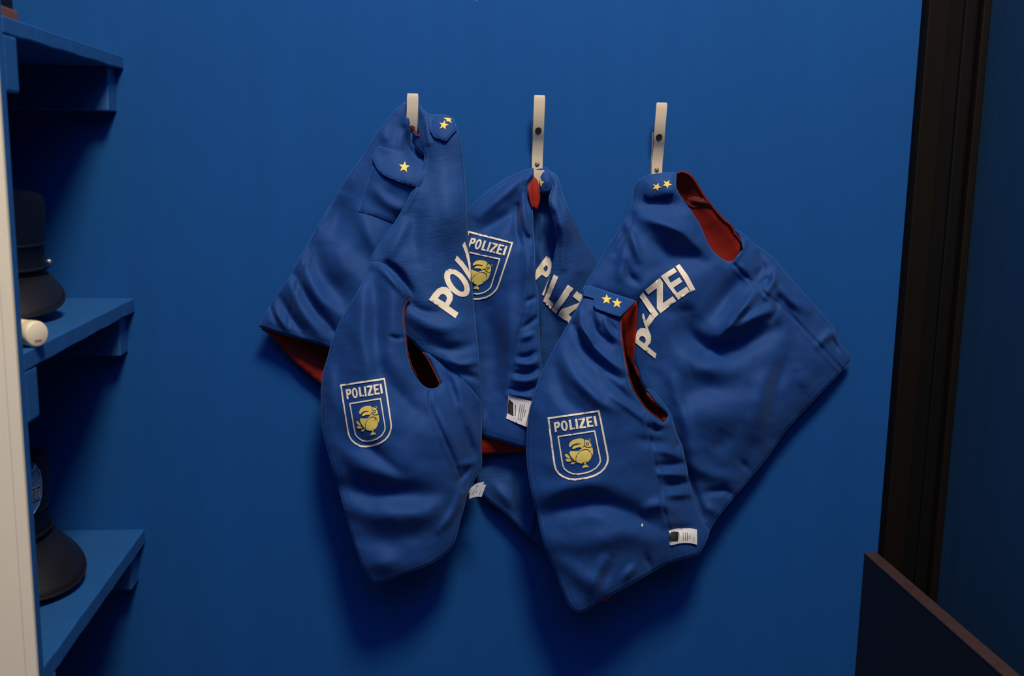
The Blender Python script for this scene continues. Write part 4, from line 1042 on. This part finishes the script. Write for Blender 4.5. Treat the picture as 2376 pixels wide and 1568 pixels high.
c1, M1 = place_cap(33, 760, shelf_z[1], math.radians(-52), 'dark navy peaked hat with a black visor on the middle shelf', 0.046, 0.046, 0.96, 0.02)
c2, M2 = place_cap(142, 1394, shelf_z[2], math.radians(-30), 'dark peaked hat with a silver shield badge on the lowest shelf', 0.052, 0.052, 1.0, 0.02)

def cap_badge(c, M4):
    """relief shield on the front of the crown"""
    out = [(-.022, .030), (-.021, .036), (-.016, .040), (-.012, .048), (-.008, .040), (0, .043), (.008, .040), (.012, .048), (.016, .040), (.021, .036), (.024, .025), (.026, .010), (.026, -.004), (.021, -.018), (.012, -.027), (0, -.031), (-.012, -.027), (-.021, -.018), (-.026, -.004), (-.026, .010), (-.024, .025)]
    base = Vector((0.084, 0, 0.119)); lean = 0.12; BS = 0.85
    def pt(u, v_, w_): # u sideways, v up, w outwards
        u *= BS; v_ *= BS
        return M4 @ (base + Vector((math.sin(lean) * v_ + math.cos(lean) * w_ - 6.0 * u * u, u, math.cos(lean) * v_ - math.sin(lean) * w_)))
    def plate(name, poly, w0, w1, mat, par_):
        n = len(poly)
        vs = [pt(x, y, w0) for x, y in poly] + [pt(x, y, w1) for x, y in poly]
        fs = [tuple(range(n, 2 * n))] + [(i, (i + 1) % n, n + (i + 1) % n, n + i) for i in range(n)]
        return new_obj(name, vs, fs, mat, par_, smooth=False)
    b = plate('badge', out, -0.004, 0.002, M_SILV, c)
    b['label'] = 'silver-blue shield badge'
    tube('badge_rim', [pt(x * .95, y * .95, .0022) for x, y in out], 0.0013, M_SILV, b, closed=True)
    st = star(0, -.0, 1)[0]
    plate('badge_star', [(x * .0075, .024 + y * -.0075) for x, y in st], .002, .0045, M_SILVL, b)
    # raised letters on a slanted band
    G = {'P': [[(0, 0), (0, 1), (.7, 1), (.8, .75), (.7, .45), (.3, .45), (.3, 0)]], 'O': [[(.1, 0), (0, .5), (.1, 1), (.7, 1), (.8, .5), (.7, 0)]], 'L': [[(0, 0), (0, 1), (.3, 1), (.3, .25), (.8, .25), (.8, 0)]],
         'I': [[(.1, 0), (.1, 1), (.4, 1), (.4, 0)]], 'Z': [[(0, 0), (0, .25), (.45, .75), (0, .75), (0, 1), (.8, 1), (.8, .75), (.35, .25), (.8, .25), (.8, 0)]],
         'E': [[(0, 0), (0, 1), (.8, 1), (.8, .78), (.3, .78), (.3, .6), (.7, .6), (.7, .4), (.3, .4), (.3, .22), (.8, .22), (.8, 0)]]}
    x = -.0215
    for ch in 'POLIZEI':
        wd_ = .0037 if ch == 'I' else .0062
        for g in G[ch]:
            plate('badge_letter', [(x + gx * .0062 * .9, -.003 + gy * .0125) for gx, gy in g], .002, .0042, M_SILVL, b)
        x += wd_ + .0006
    tube('badge_bar', [pt(-.022, -.0065, .0025), pt(0, -.0065, .0028), pt(.022, -.0065, .0025)], .0010, M_SILVL, b)
    tube('badge_bar', [pt(-.022, .0125, .0025), pt(0, .0125, .0028), pt(.022, .0125, .0025)], .0010, M_SILVL, b)
cap_badge(c2, M2)

# ---------------------------------------------------------------- ivory bottle lying on the middle shelf
tipb = PZ(80, 806, shelf_z[1])
rB = 0.0135
cb = np.array([tipb[0] - 0.002, tipb[1] + 0.0, shelf_z[1] + rB])
bt = thing('plastic_bottle', 'small ivory plastic bottle lying on its side at the front of the middle shelf', 'bottle', (float(cb[0]), float(cb[1]), float(shelf_z[1])))
MB = Matrix.Translation(Vector(cb) + Vector((0.006, 0, 0))) @ Matrix.Rotation(math.radians(-33), 4, 'Z') @ Matrix.Rotation(math.radians(90), 4, 'Y')
lathe('cap', [(.0001, .0), (rB * .86, .0), (rB * .93, -.0006), (rB * .99, -.0025), (rB, -.004), (rB, -.012), (rB * .97, -.0128)], M_BOT, bt, MB, seg=28)
lathe('body', [(rB * .90, -.0125), (rB * .90, -.0150), (rB * .97, -.017), (rB * .98, -.050), (rB * .8, -.056), (.0001, -.057)], M_BOT, bt, MB, seg=28)
lathe('label_band', [(rB * 1.0, -.0135), (rB * 1.0, -.026)], M_BOTR, bt, MB, seg=10, a0=math.radians(-45), a1=math.radians(25))
for k in range(5):
    a = [(-.0006, -.0006), (.0006, -.0006), (.0006, .0006), (-.0006, .0006)]
    vs = [MB @ Vector((.0062 + x_ * 1.6, -.0035 + .0017 * k + y_, z_)) for z_ in (.0001, .0006) for x_, y_ in a]
    new_obj('embossed_mark', vs, [(4, 5, 6, 7), (0, 1, 5, 4), (1, 2, 6, 5), (2, 3, 7, 6), (3, 0, 4, 7)], M_BOTR, bt, smooth=False)

# ---------------------------------------------------------------- brown pouch on the top shelf
pq = PZ(20, 27, shelf_z[0])
xb1 = float(P(40, 20, 0.33)[0])
bag = thing('keepsake_box', 'dark box with brown rim on the top shelf, cut off by the upper left corner', 'box', (xb1 - 0.08, -0.35, float(shelf_z[0])))
z0 = float(shelf_z[0]) + 0.0004
box('box_body', xb1 - 0.12, xb1 - 0.003, -0.378, -0.33, z0, z0 + 0.07, M_CAP, bag, bev=0.004)
box('box_rim', xb1 - 0.123, xb1 - 0.0005, -0.381, -0.327, z0, z0 + 0.013, M_LEATH, bag, bev=0.002)
